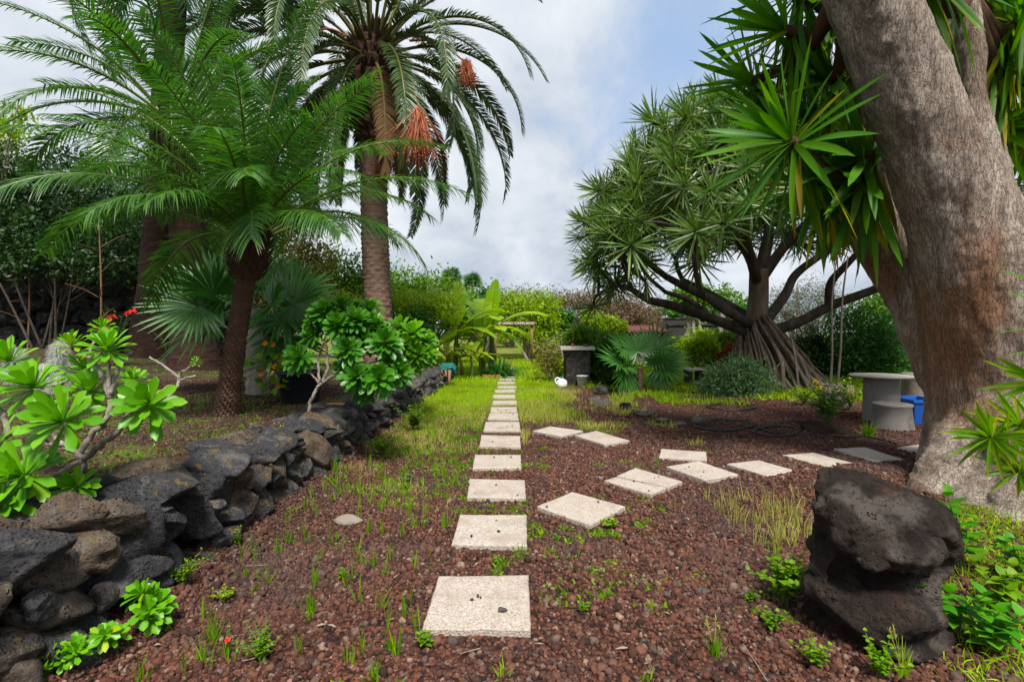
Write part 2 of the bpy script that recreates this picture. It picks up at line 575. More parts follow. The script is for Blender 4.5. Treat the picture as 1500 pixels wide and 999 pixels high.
def make_materials():
    M['ground'] = ground_mat()
    M['gravel'] = gravelstone_mat()
    M['slab'] = slab_mat()
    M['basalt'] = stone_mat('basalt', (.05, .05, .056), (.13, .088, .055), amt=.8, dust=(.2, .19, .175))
    M['darkstone'] = stone_mat('dark_basalt', (.018, .018, .019), (.05, .048, .046), amt=.1)  # back wall's shade is put into this colour; also serves black stones
    M['pillarstone'] = stone_mat('pillar_stone', (.05, .045, .042), (.16, .14, .12), amt=.1)
    M['fieldstone'] = stone_mat('field_stone', (.13, .12, .11), (.22, .2, .17), amt=.3)
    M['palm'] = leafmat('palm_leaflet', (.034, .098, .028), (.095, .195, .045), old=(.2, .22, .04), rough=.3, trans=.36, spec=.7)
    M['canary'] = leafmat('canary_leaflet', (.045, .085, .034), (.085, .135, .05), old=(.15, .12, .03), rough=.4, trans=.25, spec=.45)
    M['darkpalm'] = leafmat('dark_palm_leaflet', (.022, .065, .03), (.045, .11, .04), old=(.12, .1, .03), rough=.4, trans=.25)  # darker, bluish green leaflet colour
    M['deadpalm'] = leafmat('dry_palm_leaflet', (.16, .11, .06), (.26, .19, .11), old=(.2, .14, .08), rough=.8, trans=.2, spec=.1)
    M['dragon'] = leafmat('dragon_leaf', (.07, .14, .038), (.15, .225, .06), old=(.2, .2, .035), rough=.4, trans=.25, spec=.45)
    M['yucca'] = leafmat('yucca_leaf', (.04, .135, .018), (.12, .26, .028), old=(.42, .40, .02), rough=.5, trans=.4, spec=.28, dead=(.3, .18, .05))
    M['aeonium'] = leafmat('aeonium_leaf', (.1, .27, .03), (.17, .36, .045), old=(.34, .42, .06), rough=.4, trans=.25, spec=.4)
    M['aeonium_dark'] = leafmat('aeonium_leaf_dark', (.035, .135, .02), (.085, .22, .032), old=(.2, .26, .05), rough=.42, trans=.2)
    M['fan'] = leafmat('fan_leaf', (.045, .13, .035), (.085, .2, .05), old=(.2, .2, .05), rough=.38, trans=.3, spec=.55)
    M['banana'] = leafmat('banana_leaf', (.24, .42, .04), (.38, .53, .07), old=(.4, .36, .06), rough=.4, trans=.45, spec=.4)
    M['hedge'] = leafmat('hedge_leaf', (.075, .175, .022), (.165, .29, .04), old=(.16, .2, .03), rough=.5, trans=.35)
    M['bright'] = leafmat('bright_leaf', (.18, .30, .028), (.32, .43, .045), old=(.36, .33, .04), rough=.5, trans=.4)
    M['dark'] = leafmat('dark_leaf', (.014, .04, .012), (.034, .08, .018), old=(.06, .1, .02), rough=.5, trans=.25)  # near-black green carries the left thicket's shade; also used on dark bushes
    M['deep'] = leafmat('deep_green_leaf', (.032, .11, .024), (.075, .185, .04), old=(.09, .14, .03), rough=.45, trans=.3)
    M['olive'] = leafmat('olive_leaf', (.08, .1, .062), (.14, .16, .1), old=(.2, .2, .12), rough=.6, trans=.25)
    M['ochre'] = leafmat('ochre_leaf', (.13, .14, .025), (.22, .2, .04), old=(.26, .2, .04), rough=.55, trans=.3)
    M['dryvine'] = leafmat('dry_vine', (.12, .085, .05), (.2, .14, .085), old=(.24, .16, .09), rough=.8, trans=.2, spec=.1)
    M['lavender'] = leafmat('lavender_leaf', (.06, .13, .05), (.13, .21, .1), old=(.12, .13, .14), rough=.6, trans=.2)
    M['redleaf'] = leafmat('red_leaf', (.25, .05, .03), (.34, .12, .05), old=(.3, .2, .05), rough=.55, trans=.3)
    M['grass'] = leafmat('grass_blade', (.23, .37, .03), (.37, .5, .055), old=(.4, .34, .1), rough=.5, trans=.4, spec=.25)  # raised albedo stands in for full sun on the far lawn
    M['straw'] = leafmat('straw_blade', (.32, .32, .09), (.44, .42, .16), old=(.42, .35, .16), rough=.7, trans=.3, spec=.15)
    M['weed'] = leafmat('weed_leaf', (.1, .22, .02), (.19, .31, .03), old=(.36, .36, .05), rough=.5, trans=.4, spec=.25)
    M['mint'] = leafmat('mint_leaf', (.06, .22, .03), (.13, .32, .035), old=(.3, .36, .03), rough=.45, trans=.4, spec=.3)
    M['red'] = plain('red_petal', (.6, .02, .015), .5)
    M['orange'] = plain('orange_petal', (.75, .2, .01), .5)
    M['yellow'] = plain('yellow_petal', (.8, .55, .02), .5)
    M['dates'] = plain('date_stalk', (.3, .075, .025), .6)
    M['stem'] = plain('green_stem', (.09, .12, .03), .6)
    M['petiole'] = plain('petiole', (.1, .13, .03), .5)
    M['rachis'] = plain('frond_rib', (.14, .17, .045), .5)
    M['yuccabark'] = None
    M['palmtrunk'] = barkmat('palm_bark', (.075, .035, .022), (.14, .075, .05), (.22, .14, .1), 7, 2.2, .8, .04)
    M['canarytrunk'] = barkmat('canary_bark', (.12, .072, .052), (.21, .135, .098), (.30, .21, .16), 5, 3.0, .7, .04)
    M['redtrunk'] = barkmat('reddish_palm_bark', (.018, .008, .006), (.035, .016, .011), (.06, .034, .026), 6, 2.6, .7, .04)
    M['scale'] = plain('leaf_base', (.13, .075, .048), .85, .5, 30, .5)
    M['fibre'] = plain('trunk_fibre', (.07, .035, .02), .95, .5, 40, .6)
    M['greytrunk'] = barkmat('grey_bark', (.16, .14, .12), (.26, .23, .2), (.36, .33, .3), 8, .3, .6, .015)
    M['darktwig'] = barkmat('dark_twig_bark', (.03, .024, .02), (.055, .045, .037), (.085, .07, .06), 12, 1.5, .6, .008)
    M['twig'] = barkmat('twig_bark', (.12, .1, .085), (.21, .18, .155), (.3, .27, .24), 12, 1.5, .6, .008)
    M['dragonbark'] = barkmat('dragon_bark', (.035, .028, .023), (.065, .053, .044), (.11, .092, .076), 5, .35, .6, .03)
    M['rootbark'] = barkmat('root_bark', (.09, .068, .053), (.17, .13, .10), (.27, .21, .165), 6, .2, .7, .03)
    M['concrete'] = plain('old_concrete', (.2, .185, .17), .9, .35, 9, .4, .2, (.1, .095, .085))
    M['tabletop'] = plain('table_concrete', (.42, .38, .33), .85, .3, 14, .3, .25, (.2, .18, .15))
    M['capstone'] = plain('pale_cap', (.5, .46, .4), .85, .25, 12, .3, .2, (.2, .18, .15))
    M['lavabrick'] = plain('rough_lava_pillar', (.05, .042, .04), .95, .6, 22, .9, .2, (.02, .018, .017))
    M['blue'] = plain('blue_plastic', (.01, .09, .42), .4, .12, 4, .03, .5)
    M['bluerim'] = plain('blue_plastic_rim', (.015, .12, .5), .4, .1, 4, .03, .5)
    M['black'] = plain('black_plastic', (.012, .014, .018), .45, .25, 8, .1, .4)
    M['white'] = plain('white_plastic', (.72, .73, .72), .45, .08, 10, .05, .4, (.5, .48, .42))
    M['teal'] = plain('teal_net', (.012, .12, .11), .9, .4, 18, .7)
    M['tealdoor'] = plain('teal_paint', (.12, .36, .38), .6, .15, 6, .2)
    M['terracotta'] = plain('terracotta', (.32, .12, .06), .8, .25, 15, .25)
    M['wood'] = barkmat('weathered_wood', (.1, .055, .03), (.2, .11, .06), (.28, .17, .1), 10, .15, .5, .01)
    M['signwood'] = barkmat('sign_wood', (.1, .05, .035), (.16, .085, .06), (.2, .11, .08), 10, .15, .4, .01)
    M['letter'] = plain('letter_paint', (.75, .68, .62), .6, .1)
    M['hose'] = plain('black_hose', (.018, .018, .02), .5, .3, 20, .1)
    M['planter'] = plain('stone_planter', (.2, .165, .14), .92, .4, 12, .6, .2, (.1, .08, .07))
    M['roof'] = plain('red_roof', (.13, .035, .03), .85, .4, 10, .4)
    M['shedwall'] = plain('dark_shed_wall', (.03, .027, .025), .9, .35, 7, .4)
    M['cactushair'] = leafmat('cactus_hair', (.5, .5, .48), (.66, .66, .64), old=(.4, .39, .36), rough=.9, trans=.3, spec=.1)
    M['cactus'] = plain('cactus_skin', (.16, .2, .16), .8, .3, 25, .5)
    M['soil'] = plain('dark_soil', (.03, .02, .015), .95, .5, 30, .9, .15)
    M['deadleaf'] = plain('dead_leaf', (.24, .19, .14), .8, .4, 30, .3)
    # big yucca bark: grey brown, fissured along the trunk, with a rusty streak
    m = NT('yucca_bark')
    p = m.pos()
    mp = m.n('ShaderNodeMapping', Scale=(1, 1, .22), Rotation=(0, math.radians(-14), 0))
    m.set(mp.inputs['Vector'], p)
    n1 = m.noise(7, 9, .7, mp.outputs[0], dist=.6)
    n2 = m.noise(60, 8, .75, mp.outputs[0], dist=.5)
    n4 = m.noise(1.7, 5, .6, p)
    c = m.ramp(n1, [(.32, (.12, .09, .07)), (.48, (.29, .235, .19)), (.64, (.47, .40, .335))])
    c = m.mix(c, (.07, .05, .04), m.math('MULTIPLY', m.smooth(n2, .5, .72), .75))
    c = m.mix(c, (.16, .09, .06), m.math('MULTIPLY', m.smooth(n4, .5, .65), .55))
    sx = m.n('ShaderNodeSeparateXYZ')
    m.set(sx.inputs[0], p)
    wob = m.math('MULTIPLY', m.math('SUBTRACT', m.noise(4, 5, .6, p), .5), .34)
    dx = m.math('ABSOLUTE', m.math('SUBTRACT', m.math('ADD', sx.outputs[0], wob), 3.80))
    st = m.math('MULTIPLY', m.math('SUBTRACT', 1.0, m.smooth(dx, .02, .2)), m.math('MULTIPLY', m.smooth(sx.outputs[2], .35, .8), m.math('SUBTRACT', 1.0, m.smooth(sx.outputs[2], 1.9, 2.5))))
    c = m.mix(c, (.24, .10, .035), m.math('MULTIPLY', st, .7))
    wv = m.n('ShaderNodeTexVoronoi', {'feature': 'DISTANCE_TO_EDGE'}, Scale=34.0)
    wp = m.n('ShaderNodeVectorMath', {'operation': 'ADD'})
    m.set(wp.inputs[0], mp.outputs[0])
    wn = m.n('ShaderNodeVectorMath', {'operation': 'SCALE'}, Scale=.16)
    m.set(wn.inputs[0], m.noise(6, 5, .7, mp.outputs[0], 1))
    m.set(wp.inputs[1], wn.outputs[0])
    m.set(wv.inputs['Vector'], wp.outputs[0])
    crack = m.smooth(wv.outputs['Distance'], 0., .09)
    c = m.mix(m.mix(c, (.08, .06, .048), .3), c, crack)
    h = m.math('ADD', m.math('ADD', n1, m.math('MULTIPLY', n2, .45)), m.math('MULTIPLY', crack, .28))
    M['yuccabark'] = m.done(c, .9, m.bump(h, 1., .04), .2)
    # lava boulder: near black with a grey worn face
    m = NT('lava_boulder')
    p = m.pos()
    n1 = m.noise(8, 9, .72, p)
    n2 = m.noise(60, 6, .75, p)
    n3 = m.noise(3.1, 4, .6, p)
    c = m.ramp(n1, [(.3, (.013, .009, .007)), (.5, (.038, .026, .02)), (.72, (.085, .058, .045))])
    c = m.mix(c, (.19, .16, .14), m.math('MULTIPLY', m.smooth(n3, .5, .62), .8))
    c = m.mix(c, (.01, .008, .007), m.math('MULTIPLY', m.smooth(n2, .52, .66), .7))
    c = m.mix(c, (.09, .035, .022), m.math('MULTIPLY', m.smooth(m.noise(5.3, 4, .6, p), .58, .7), .6))
    pv = m.n('ShaderNodeTexVoronoi', Scale=48.0)
    m.set(pv.inputs['Vector'], p)
    where = m.smooth(m.noise(5, 4, .6, p), .42, .58)
    pit = m.math('MULTIPLY', m.math('SUBTRACT', 1.0, m.smooth(pv.outputs['Distance'], .1, .34)), where)
    c = m.mix(c, (.008, .006, .005), m.math('MULTIPLY', pit, .85))
    c = m.mix(c, (.2, .19, .16), m.math('MULTIPLY', m.smooth(m.noise(17, 5, .75, p), .63, .68), .5))
    h = m.math('SUBTRACT', m.math('ADD', n1, n2), m.math('MULTIPLY', pit, .6))
    M['lava'] = m.done(c, .9, m.bump(h, 1., .06), .25)


make_materials()

# ------------------------------------------------------------------ terrain
def sstep(x, a, b):
    t = np.clip((np.asarray(x, float) - a) / (b - a), 0, 1)
    return t * t * (3 - 2 * t)


def ground_z(x, y):
    x, y = np.asarray(x, float), np.asarray(y, float)
    p = np.stack([x, y, 0 * x], -1)
    z = .022 * fbm(p * 1.1, 3, 3) + .012 * fbm(p * 4.5, 2, 8)
    path = np.exp(-((x + .17) / .7) ** 2) * (y < 20)
    z = z * (1 - .85 * path) * (1 + 1.2 * sstep(y, 10, 20))
    bed = (.44 + .055 * np.clip(-x - 2.6, 0, 12)) * sstep(-x, 1.98, 2.14) * (1 - sstep(y, 12.6, 15))
    far = .03 * np.clip(y - 26, 0, 30)
    corner = .05 * sstep(x, 2.1, 3.2) * (1 - sstep(y, 4.2, 6))
    bank = .10 * sstep(-x, 1.45, 1.75) * (1 - sstep(-x, 1.95, 2.1)) * (1 - sstep(y, 10, 13))
    return z + bed + far + corner + bank


def make_ground():
    xs = np.concatenate([[-700, -300, -120, -60, -36, -24, -18], np.arange(-14, -3.01, .4), np.arange(-2.8, -1.2, .06), np.arange(-1.2, 4.5, .1), np.arange(4.5, 16, .3), [18, 24, 36, 60, 120, 300, 700]])
    ys = np.concatenate([[-60, -20, -8, -3, 0], np.arange(.6, 8, .1), np.arange(8, 30, .3), [32, 36, 42, 50, 60, 90, 150, 300, 800]])
    Xg, Yg = np.meshgrid(xs, ys)
    V = np.stack([Xg, Yg, ground_z(Xg, Yg)], -1).reshape(-1, 3)
    n = len(xs)
    i, j = np.meshgrid(np.arange(len(ys) - 1), np.arange(n - 1), indexing='ij')
    a = i * n + j
    Q = np.stack([a, a + 1, a + n + 1, a + n], -1).reshape(-1, 4)
    tag(MB().add(V, Q).build('ground', M['ground']), 'red lapilli ground turning to turf behind', None, None, 'structure')


make_ground()

# ------------------------------------------------------------------ stepping slabs
SLABS = []
row = [[(617, 919), (778, 922), (775, 842), (642, 842)], [(661, 796), (773, 799), (772, 754), (673, 753)],
       [(684, 728), (771, 729), (769, 702), (687, 701)], [(692, 685), (764, 685), (763, 666), (695, 665)],
       [(702, 653), (763, 654), (762, 638), (705, 637)], [(708, 630), (763, 630), (761, 618), (711, 618)],
       [(714, 613), (760, 615), (759, 605), (717, 605)], [(718, 603), (758, 603), (757, 596), (719, 596)]]
rowlab = ['pale aggregate slab nearest the camera in the straight path', 'second slab of the straight path, with dark lapilli bits on it',
          'third slab of the straight path, counted from the camera', 'fourth slab of the straight path, counted from the camera',
          'fifth slab of the straight path, counted from the camera', 'sixth slab of the straight path, counted from the camera',
          'seventh slab of the straight path, between yellow grass tufts', 'eighth slab of the straight path, half way to the lawn']
br = [([(786, 741), (838, 720), (917, 741), (865, 768)], 'slab turned to a diamond at the start of the branching path'),
      ([(884.5, 703), (901.7, 698), (975.6, 714), (953.6, 724)], 'narrow broken half slab on the camera side of its pair'),
      ([(903, 696.4), (930.4, 684.7), (1000, 704.6), (978, 713)], 'larger broken half slab on the far side of its pair'),
      ([(975.6, 683), (1023.5, 674.7), (1081.4, 694), (1031.5, 702.6)], 'branch slab whose back corner touches another slab'),
      ([(964.8, 668.7), (968, 656.7), (1034.7, 662), (1036, 674)], 'slab lying square to the view behind the touching slab'),
      ([(1064, 678.7), (1111, 674), (1171, 690), (1123, 696)], 'branch slab before the small yellow weeds, left of the boulder'),
      ([(1145.8, 666), (1191.7, 662.7), (1252, 678), (1209.7, 684)], 'branch slab with dark crumbs behind the lava boulder'),
      ([(1220.8, 657), (1266.8, 654), (1326.7, 673), (1281.5, 676.7)], 'branch slab next to the big trunk, in front of the stool'),
      ([(1313, 655), (1350, 650), (1412, 665), (1375, 671)], 'last branch slab, half hidden by the big leaning trunk'),
      ([(780, 630.8), (806, 624), (855, 630.4), (822, 639)], 'slab beside the straight path, before the dry grass'),
      ([(842, 637), (873.7, 630.8), (922.4, 645), (885.7, 651)], 'slab of the upper pair, the one farther from the straight path')]


def make_slab(q, label, group, seed):
    zt = .035
    c = np.array([G(x, y, zt)[:2] for x, y in q])
    ctr = c.mean(0)
    r = np.random.default_rng(seed)
    # outline with slightly chipped edges
    pts = []
    for k in range(4):
        a, b = c[k], c[(k + 1) % 4]
        for t in np.linspace(0, 1, 9, endpoint=False):
            pts.append(a * (1 - t) + b * t)
    pts = np.array(pts)
    d = unit(np.hstack([pts - ctr, np.zeros((len(pts), 1))]))[:, :2]
    pts = pts + d * (-np.abs(r.normal(0, .004, len(pts))))[:, None]
    n = len(pts)
    V = []
    tilt = r.normal(0, .006, 2)
    for inset, z in ((0, -.02), (0, zt - .008), (.006, zt - .001), (.03, zt)):
        q2 = pts - d * inset
        V.append(np.hstack([q2, (z + (q2 - ctr) @ tilt)[:, None]]))
    V.append(np.array([[ctr[0], ctr[1], zt]]))
    V = np.vstack(V)
    j = np.arange(n)
    Q = np.vstack([np.stack([k * n + j, k * n + (j + 1) % n, (k + 1) * n + (j + 1) % n, (k + 1) * n + j], -1) for k in range(3)])
    T = np.stack([3 * n + j, 3 * n + (j + 1) % n, np.full(n, 4 * n)], -1)
    o = MB().add(V, Q, T).build('stepping_slab', M['slab'], smooth=False, origin=A(ctr[0], ctr[1], 0))
    tag(o, label, 'paving slab', group)
    SLABS.append(c)


for k, (q, l) in enumerate(zip(row, rowlab)):
    make_slab(q, l, 'slabs of the straight garden path', 30 + k)
for k, (q, l) in enumerate(br):
    make_slab(q, l, 'slabs of the branching path', 60 + k)
for k in range(11):
    y0 = 9.15 + .92 * k + rng.normal(0, .04)
    x0 = -.40 + .004 * k + rng.normal(0, .02)
    cs = [(x0, y0), (x0 + .47, y0 + rng.normal(0, .01)), (x0 + .47, y0 + .46), (x0, y0 + .46)]
    q = [(CX + x / y * F, HY + (H - .035) / y * F) for x, y in cs]
    make_slab(q, 'far slab of the straight path, half sunk in the lawn grass', 'far slabs sunk in the grass', 90 + k)


def on_slab(x, y, pad=0.0):
    """which points lie on a slab"""
    res = np.zeros(len(x), bool)
    for c in SLABS:
        ins = np.ones(len(x), bool)
        for k in range(4):
            a, b = c[k], c[(k + 1) % 4]
            e = b - a
            nrm = np.array([e[1], -e[0]]) / max(np.linalg.norm(e), 1e-6)
            if np.dot(c.mean(0) - a, nrm) > 0:
                nrm = -nrm
            ins &= ((x - a[0]) * nrm[0] + (y - a[1]) * nrm[1]) < pad
        res |= ins
    return res


# ------------------------------------------------------------------ loose lapilli on the ground
def make_gravel():
    r = np.random.default_rng(5)
    mb = MB()
    for (n, y0, y1, sub, s0, s1, cover) in ((24000, 1.45, 3.1, 2, .0055, .0122, 0), (42000, 3.0, 6.2, 1, .0062, .0125, 0), (16000, 6.0, 11, 1, .008, .0145, 0)):
        yy = np.sqrt(r.uniform(y0 ** 2, y1 ** 2, n * 2)) if y0 < 6 else r.uniform(y0, y1, n * 2)
        xx = r.uniform(-1.85, 1, n * 2) * 0 + r.uniform(0, 1, n * 2) * (1.08 * yy + 1.8) - 1.8
        keep = ~on_slab(xx, yy, .004)
        p3 = np.stack([xx, yy, 0 * xx], -1)
        sandy = vnoise(p3 * 1.3, 21) * .5 + vnoise(p3 * 3.1, 22) * .35
        keep &= r.uniform(-1, 1, n * 2) > sandy * 1.5 - .25
        keep &= (xx < 6.5)
        if y0 >= 6:
            keep &= (xx > .6 + r.normal(0, .5, n * 2))
        xx, yy = xx[keep][:n], yy[keep][:n]
        m = len(xx)
        V, T = ico(sub)
        s = r.uniform(s0, s1, m) * (1 + .9 * (r.uniform(0, 1, m) > .93)) * (.75 + .25 * np.clip(yy / 2.4, 0, 1.3))
        sc3 = s[:, None] * r.uniform(.65, 1.25, (m, 3))
        nv = len(V)
        lump = 1 + r.normal(0, .16, (m, nv))
        W = V[None] * lump[..., None] * sc3[:, None]
        a = r.uniform(0, 2 * PI, m)
        b = r.uniform(-.8, .8, m)
        ca, sa, cb, sb = np.cos(a)[:, None], np.sin(a)[:, None], np.cos(b)[:, None], np.sin(b)[:, None]
        x1, y1_, z1 = W[..., 0], W[..., 1] * cb - W[..., 2] * sb, W[..., 1] * sb + W[..., 2] * cb
        X2, Y2 = x1 * ca - y1_ * sa, x1 * sa + y1_ * ca
        zz = ground_z(xx, yy) + s * r.uniform(.05, .6, m)
        W = np.stack([X2 + xx[:, None], Y2 + yy[:, None], z1 + zz[:, None]], -1).reshape(-1, 3)
        TT = (T[None] + (np.arange(m) * nv)[:, None, None]).reshape(-1, 3)
        mb.add(W, None, TT)
    # coarser crumbs on the raised bed
    n = 6000
    yy = r.uniform(2.2, 8.5, n)
    xx = -2.15 - r.uniform(0, 1, n) ** 1.3 * 3.4
    V, T = ico(1)
    s = r.uniform(.007, .016, n)
    W = V[None] * (1 + r.normal(0, .16, (n, len(V))))[..., None] * (s[:, None] * r.uniform(.7, 1.2, (n, 3)))[:, None]
    W = W + np.stack([xx, yy, ground_z(xx, yy) + s * .4], -1)[:, None]
    mb.add(W.reshape(-1, 3), None, (T[None] + (np.arange(n) * len(V))[:, None, None]).reshape(-1, 3))
    # a few crumbs on the slabs
    for c in SLABS[:12]:
        for k in range(r.integers(1, 5)):
            u = r.dirichlet([1, 1, 1, 1])
            p = (u[:, None] * c).sum(0)
            V, T = ico(1)
            mb.add(V * r.uniform(.006, .013) * r.uniform(.7, 1.2, 3) + A(p[0], p[1], .04), None, T)
    tag(mb.build('gravel', M['gravel']), 'loose red and dark lapilli stones', None, None, 'stuff')


make_gravel()


# ------------------------------------------------------------------ the dry stone wall of the raised bed
def make_wall():
    r = np.random.default_rng(41)
    t = thing('dry_stone_wall', 'low dry stone wall of dark lava rocks holding up the planting bed', 'stone wall', (-1.95, 6.5, 0))
    mb = MB().add(*box((-2.11, 6.9, .2), (.2, 12, .42)))
    mb.build('wall_core', M['soil'], t)
    stones = []
    # irregular big stones near the camera, in courses further away
    y = .75
    while y < 12.9:
        near = y < 4.2
        ht = .60 if y < 3.2 else .53 if y < 6 else .46
        step = r.uniform(.17, .31) if near else r.uniform(.2, .34)
        zz = 0.0
        hs = r.dirichlet([4, 4]) if r.uniform() < .3 else r.dirichlet([6, 6, 6])
        hb = ht - .13
        for k, f in enumerate(hs):
            h = hb * f
            wd = step * r.uniform(.9, 1.12)
            lean = -.18 * (zz + h / 2)
            stones.append(((-1.83 + lean + r.normal(0, .022), y + step / 2 + r.normal(0, .03), zz + h / 2 + .02), (r.uniform(.30, .40), wd * 1.14, h * 1.3 + .02), r.normal(0, .14), 0))
            zz += h
        # flat cap stones reaching back over the soil
        for back in (0, 1):
            if back and r.uniform() < .2:
                continue
            stones.append(((-1.93 - .36 * back + r.normal(0, .03), y + step / 2 + r.normal(0, .06), ht - .09 - .02 * back + r.normal(0, .015)),
                           (r.uniform(.34, .5), step * r.uniform(.9, 1.2), r.uniform(.17, .24)), r.normal(0, .4), 1))
        # small filler in the joints
        if r.uniform() < .9:
            stones.append(((-1.74 - .1 * r.uniform(), y + r.normal(0, .04), r.uniform(.08, hb)), (.15, .13, .12), r.uniform(0, 3), 0))
        y += step * .97
    stones.sort(key=lambda s: s[0][1])
    far = MB()
    for k, (c, s, rz, cap) in enumerate(stones):
        V, T = rock(s, 100 + k, 4 if c[1] < 5.5 else 3, 17 if not cap else 15, .11, 2.6)
        ca, sa = math.cos(rz), math.sin(rz)
        tl = r.normal(0, .10)
        V = np.stack([V[:, 0] * ca - V[:, 1] * sa, V[:, 0] * sa + V[:, 1] * ca, V[:, 2] + V[:, 1] * tl], -1) + A(*c)
        if k < 98:
            b = MB().add(V, None, T).build('stone', M['basalt'], t)
        else:
            far.add(V, None, T)
    tag(far.build('rubble', M['basalt'], t), kind='stuff')


make_wall()


def make_back_wall():
    r = np.random.default_rng(77)
    t = thing('old_stone_wall', 'tall dark dry stone wall in the shade behind the palms', 'stone wall', (-11.5, 14.2, 1.0))
    MB().add(*box((-13.4, 15.1, 1.7), (13.5, .5, 3.0), -.06)).build('wall_core', M['soil'], t)
    st = []
    z = .72
    while z < 3.3:
        x = -20.0
        h = r.uniform(.32, .5)
        while x < -6.6:
            w = r.uniform(.35, .8)
            st.append((x + w / 2, 14.55 - .06 * (x + 13) + .14 * z + r.normal(0, .06), z + h / 2 + r.normal(0, .04), w, h))
            x += w * .96
        z += h * .93
    st.sort(key=lambda s: abs(s[0] + 12.0))
    far = MB()
    for k, (x, y, z, w, h) in enumerate(st):
        V, T = rock((w * 1.1, .5, h * 1.15), 900 + k, 3, 12, .1)
        V = V + A(x, y, z)
        if k < 98:
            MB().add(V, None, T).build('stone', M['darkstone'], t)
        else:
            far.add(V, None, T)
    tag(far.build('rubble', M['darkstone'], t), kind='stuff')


make_back_wall()


# ------------------------------------------------------------------ remeshing of merged bodies
def remesh(mb, voxel, name, mat, noise_fn, parent=None, smooth_it=3, label=None):
    me = mb.mesh('tmp', mat)
    o = bpy.data.objects.new('tmp', me)
    COL.objects.link(o)
    md = o.modifiers.new('r', 'REMESH')
    md.mode = 'VOXEL'
    md.voxel_size = voxel
    if smooth_it:
        s = o.modifiers.new('s', 'SMOOTH')
        s.iterations = smooth_it
        s.factor = .5
    dg = bpy.context.evaluated_depsgraph_get()
    ev = o.evaluated_get(dg)
    em = ev.to_mesh()
    n = len(em.vertices)
    V = np.empty(n * 3)
    em.vertices.foreach_get('co', V)
    V = V.reshape(-1, 3)
    N = np.empty(n * 3)
    em.vertices.foreach_get('normal', N)
    N = N.reshape(-1, 3)
    lt = np.empty(len(em.polygons), np.int32)
    em.polygons.foreach_get('loop_total', lt)
    li = np.empty(len(em.loops), np.int32)
    em.loops.foreach_get('vertex_index', li)
    ls = np.empty(len(em.polygons), np.int32)
    em.polygons.foreach_get('loop_start', ls)
    Q = np.stack([li[ls[lt == 4] + k] for k in range(4)], -1)
    T = np.stack([li[ls[lt == 3] + k] for k in range(3)], -1) if (lt == 3).any() else None
    ev.to_mesh_clear()
    bpy.data.objects.remove(o)
    bpy.data.meshes.remove(me)
    V = V + N * noise_fn(V)[:, None]
    return MB().add(V, Q, T).build(name, mat, parent, label=label)


# ------------------------------------------------------------------ the lava boulder
def make_boulder():
    mb = MB()
    c = P(1280, 800, 2.26)
    x0 = c[0]
    parts = [((x0 + .01, 2.32, .31), (.54, .46, .66), 5), ((x0 - .03, 2.20, .45), (.42, .38, .28), 3), ((x0 - .01, 2.27, .57), (.27, .28, .15), 9), ((x0 + .0, 2.3, .30), (.56, .40, .34), 44),
             ((x0 - .03, 2.18, .14), (.50, .42, .38), 14), ((x0 + .0, 2.24, .03), (.56, .48, .24), 21), ((x0 + .13, 2.27, .26), (.24, .40, .54), 33),
             ((x0 - .06, 2.09, .42), (.38, .22, .14), 8)]
    for q, s, sd in parts:
        V, T = rock(s, sd, 4, 16, .1, 2.6)
        mb.add(V + A(*q), None, T)

    def fn(V):
        notch = np.exp(-((V[:, 2] - .325 - .12 * (V[:, 0] - x0)) / .045) ** 2) * sstep(-(V[:, 1] - 2.26), 0, .1) * (1 - sstep(V[:, 0] - x0, .12, .26))
        return .03 * fbm(V * 6, 5, 4) + .03 * (.45 - np.abs(fbm(V * 11, 4, 9))) + .012 * (.45 - np.abs(fbm(V * 32, 3, 2))) + .004 * vnoise(V * 95, 6) - .075 * notch
    o = remesh(mb, .011, 'lava_boulder', M['lava'], fn, None, 3)
    tag(o, 'tall black lava boulder with an undercut and grey worn face beside the big trunk', 'boulder')


make_boulder()

# ------------------------------------------------------------------ grass and ground cover
def scatter(n, xr, yr, seed, dens=None):
    r = np.random.default_rng(seed)
    x = r.uniform(*xr, n)
    y = r.uniform(*yr, n)
    if dens is not None:
        k = r.uniform(0, 1, n) < dens(x, y)
        x, y = x[k], y[k]
    return x, y


def tufty(x, y, r, per, spread):
    x = np.repeat(x, per) + r.normal(0, spread, len(x) * per)
    y = np.repeat(y, per) + r.normal(0, spread, len(y) * per)
    return x, y


def grass(mb, x, y, h, w, seed, lean=.35, droop=.3, tone=0., nseg=3, zoff=0.):
    r = np.random.default_rng(seed)
    k = ~on_slab(x, y, -.02)
    x, y = x[k], y[k]
    n = len(x)
    a = r.uniform(0, 2 * PI, n)
    l = np.abs(r.normal(0, lean, n))
    d = np.stack([np.cos(a) * l, np.sin(a) * l, np.ones(n)], -1)
    b = np.stack([x, y, ground_z(x, y) - .01 + zoff], -1)
    hh = h * r.uniform(.45, 1.35, n) if np.ndim(h) == 0 else np.asarray(h)[k] * r.uniform(.5, 1.3, n)
    a2 = r.uniform(0, 2 * PI, n)
    up = np.stack([np.cos(a2), np.sin(a2), 0 * a2], -1)
    add_blades(mb, b, d, hh, w * r.uniform(.7, 1.3, n), droop * r.uniform(.2, 1.6, n), nseg, up, 0, 'grass', tone + r.normal(0, .12, n), .1)


def pn(x, y, s, seed):
    return vnoise(np.stack([x * s, y * s, 0 * x], -1), seed)


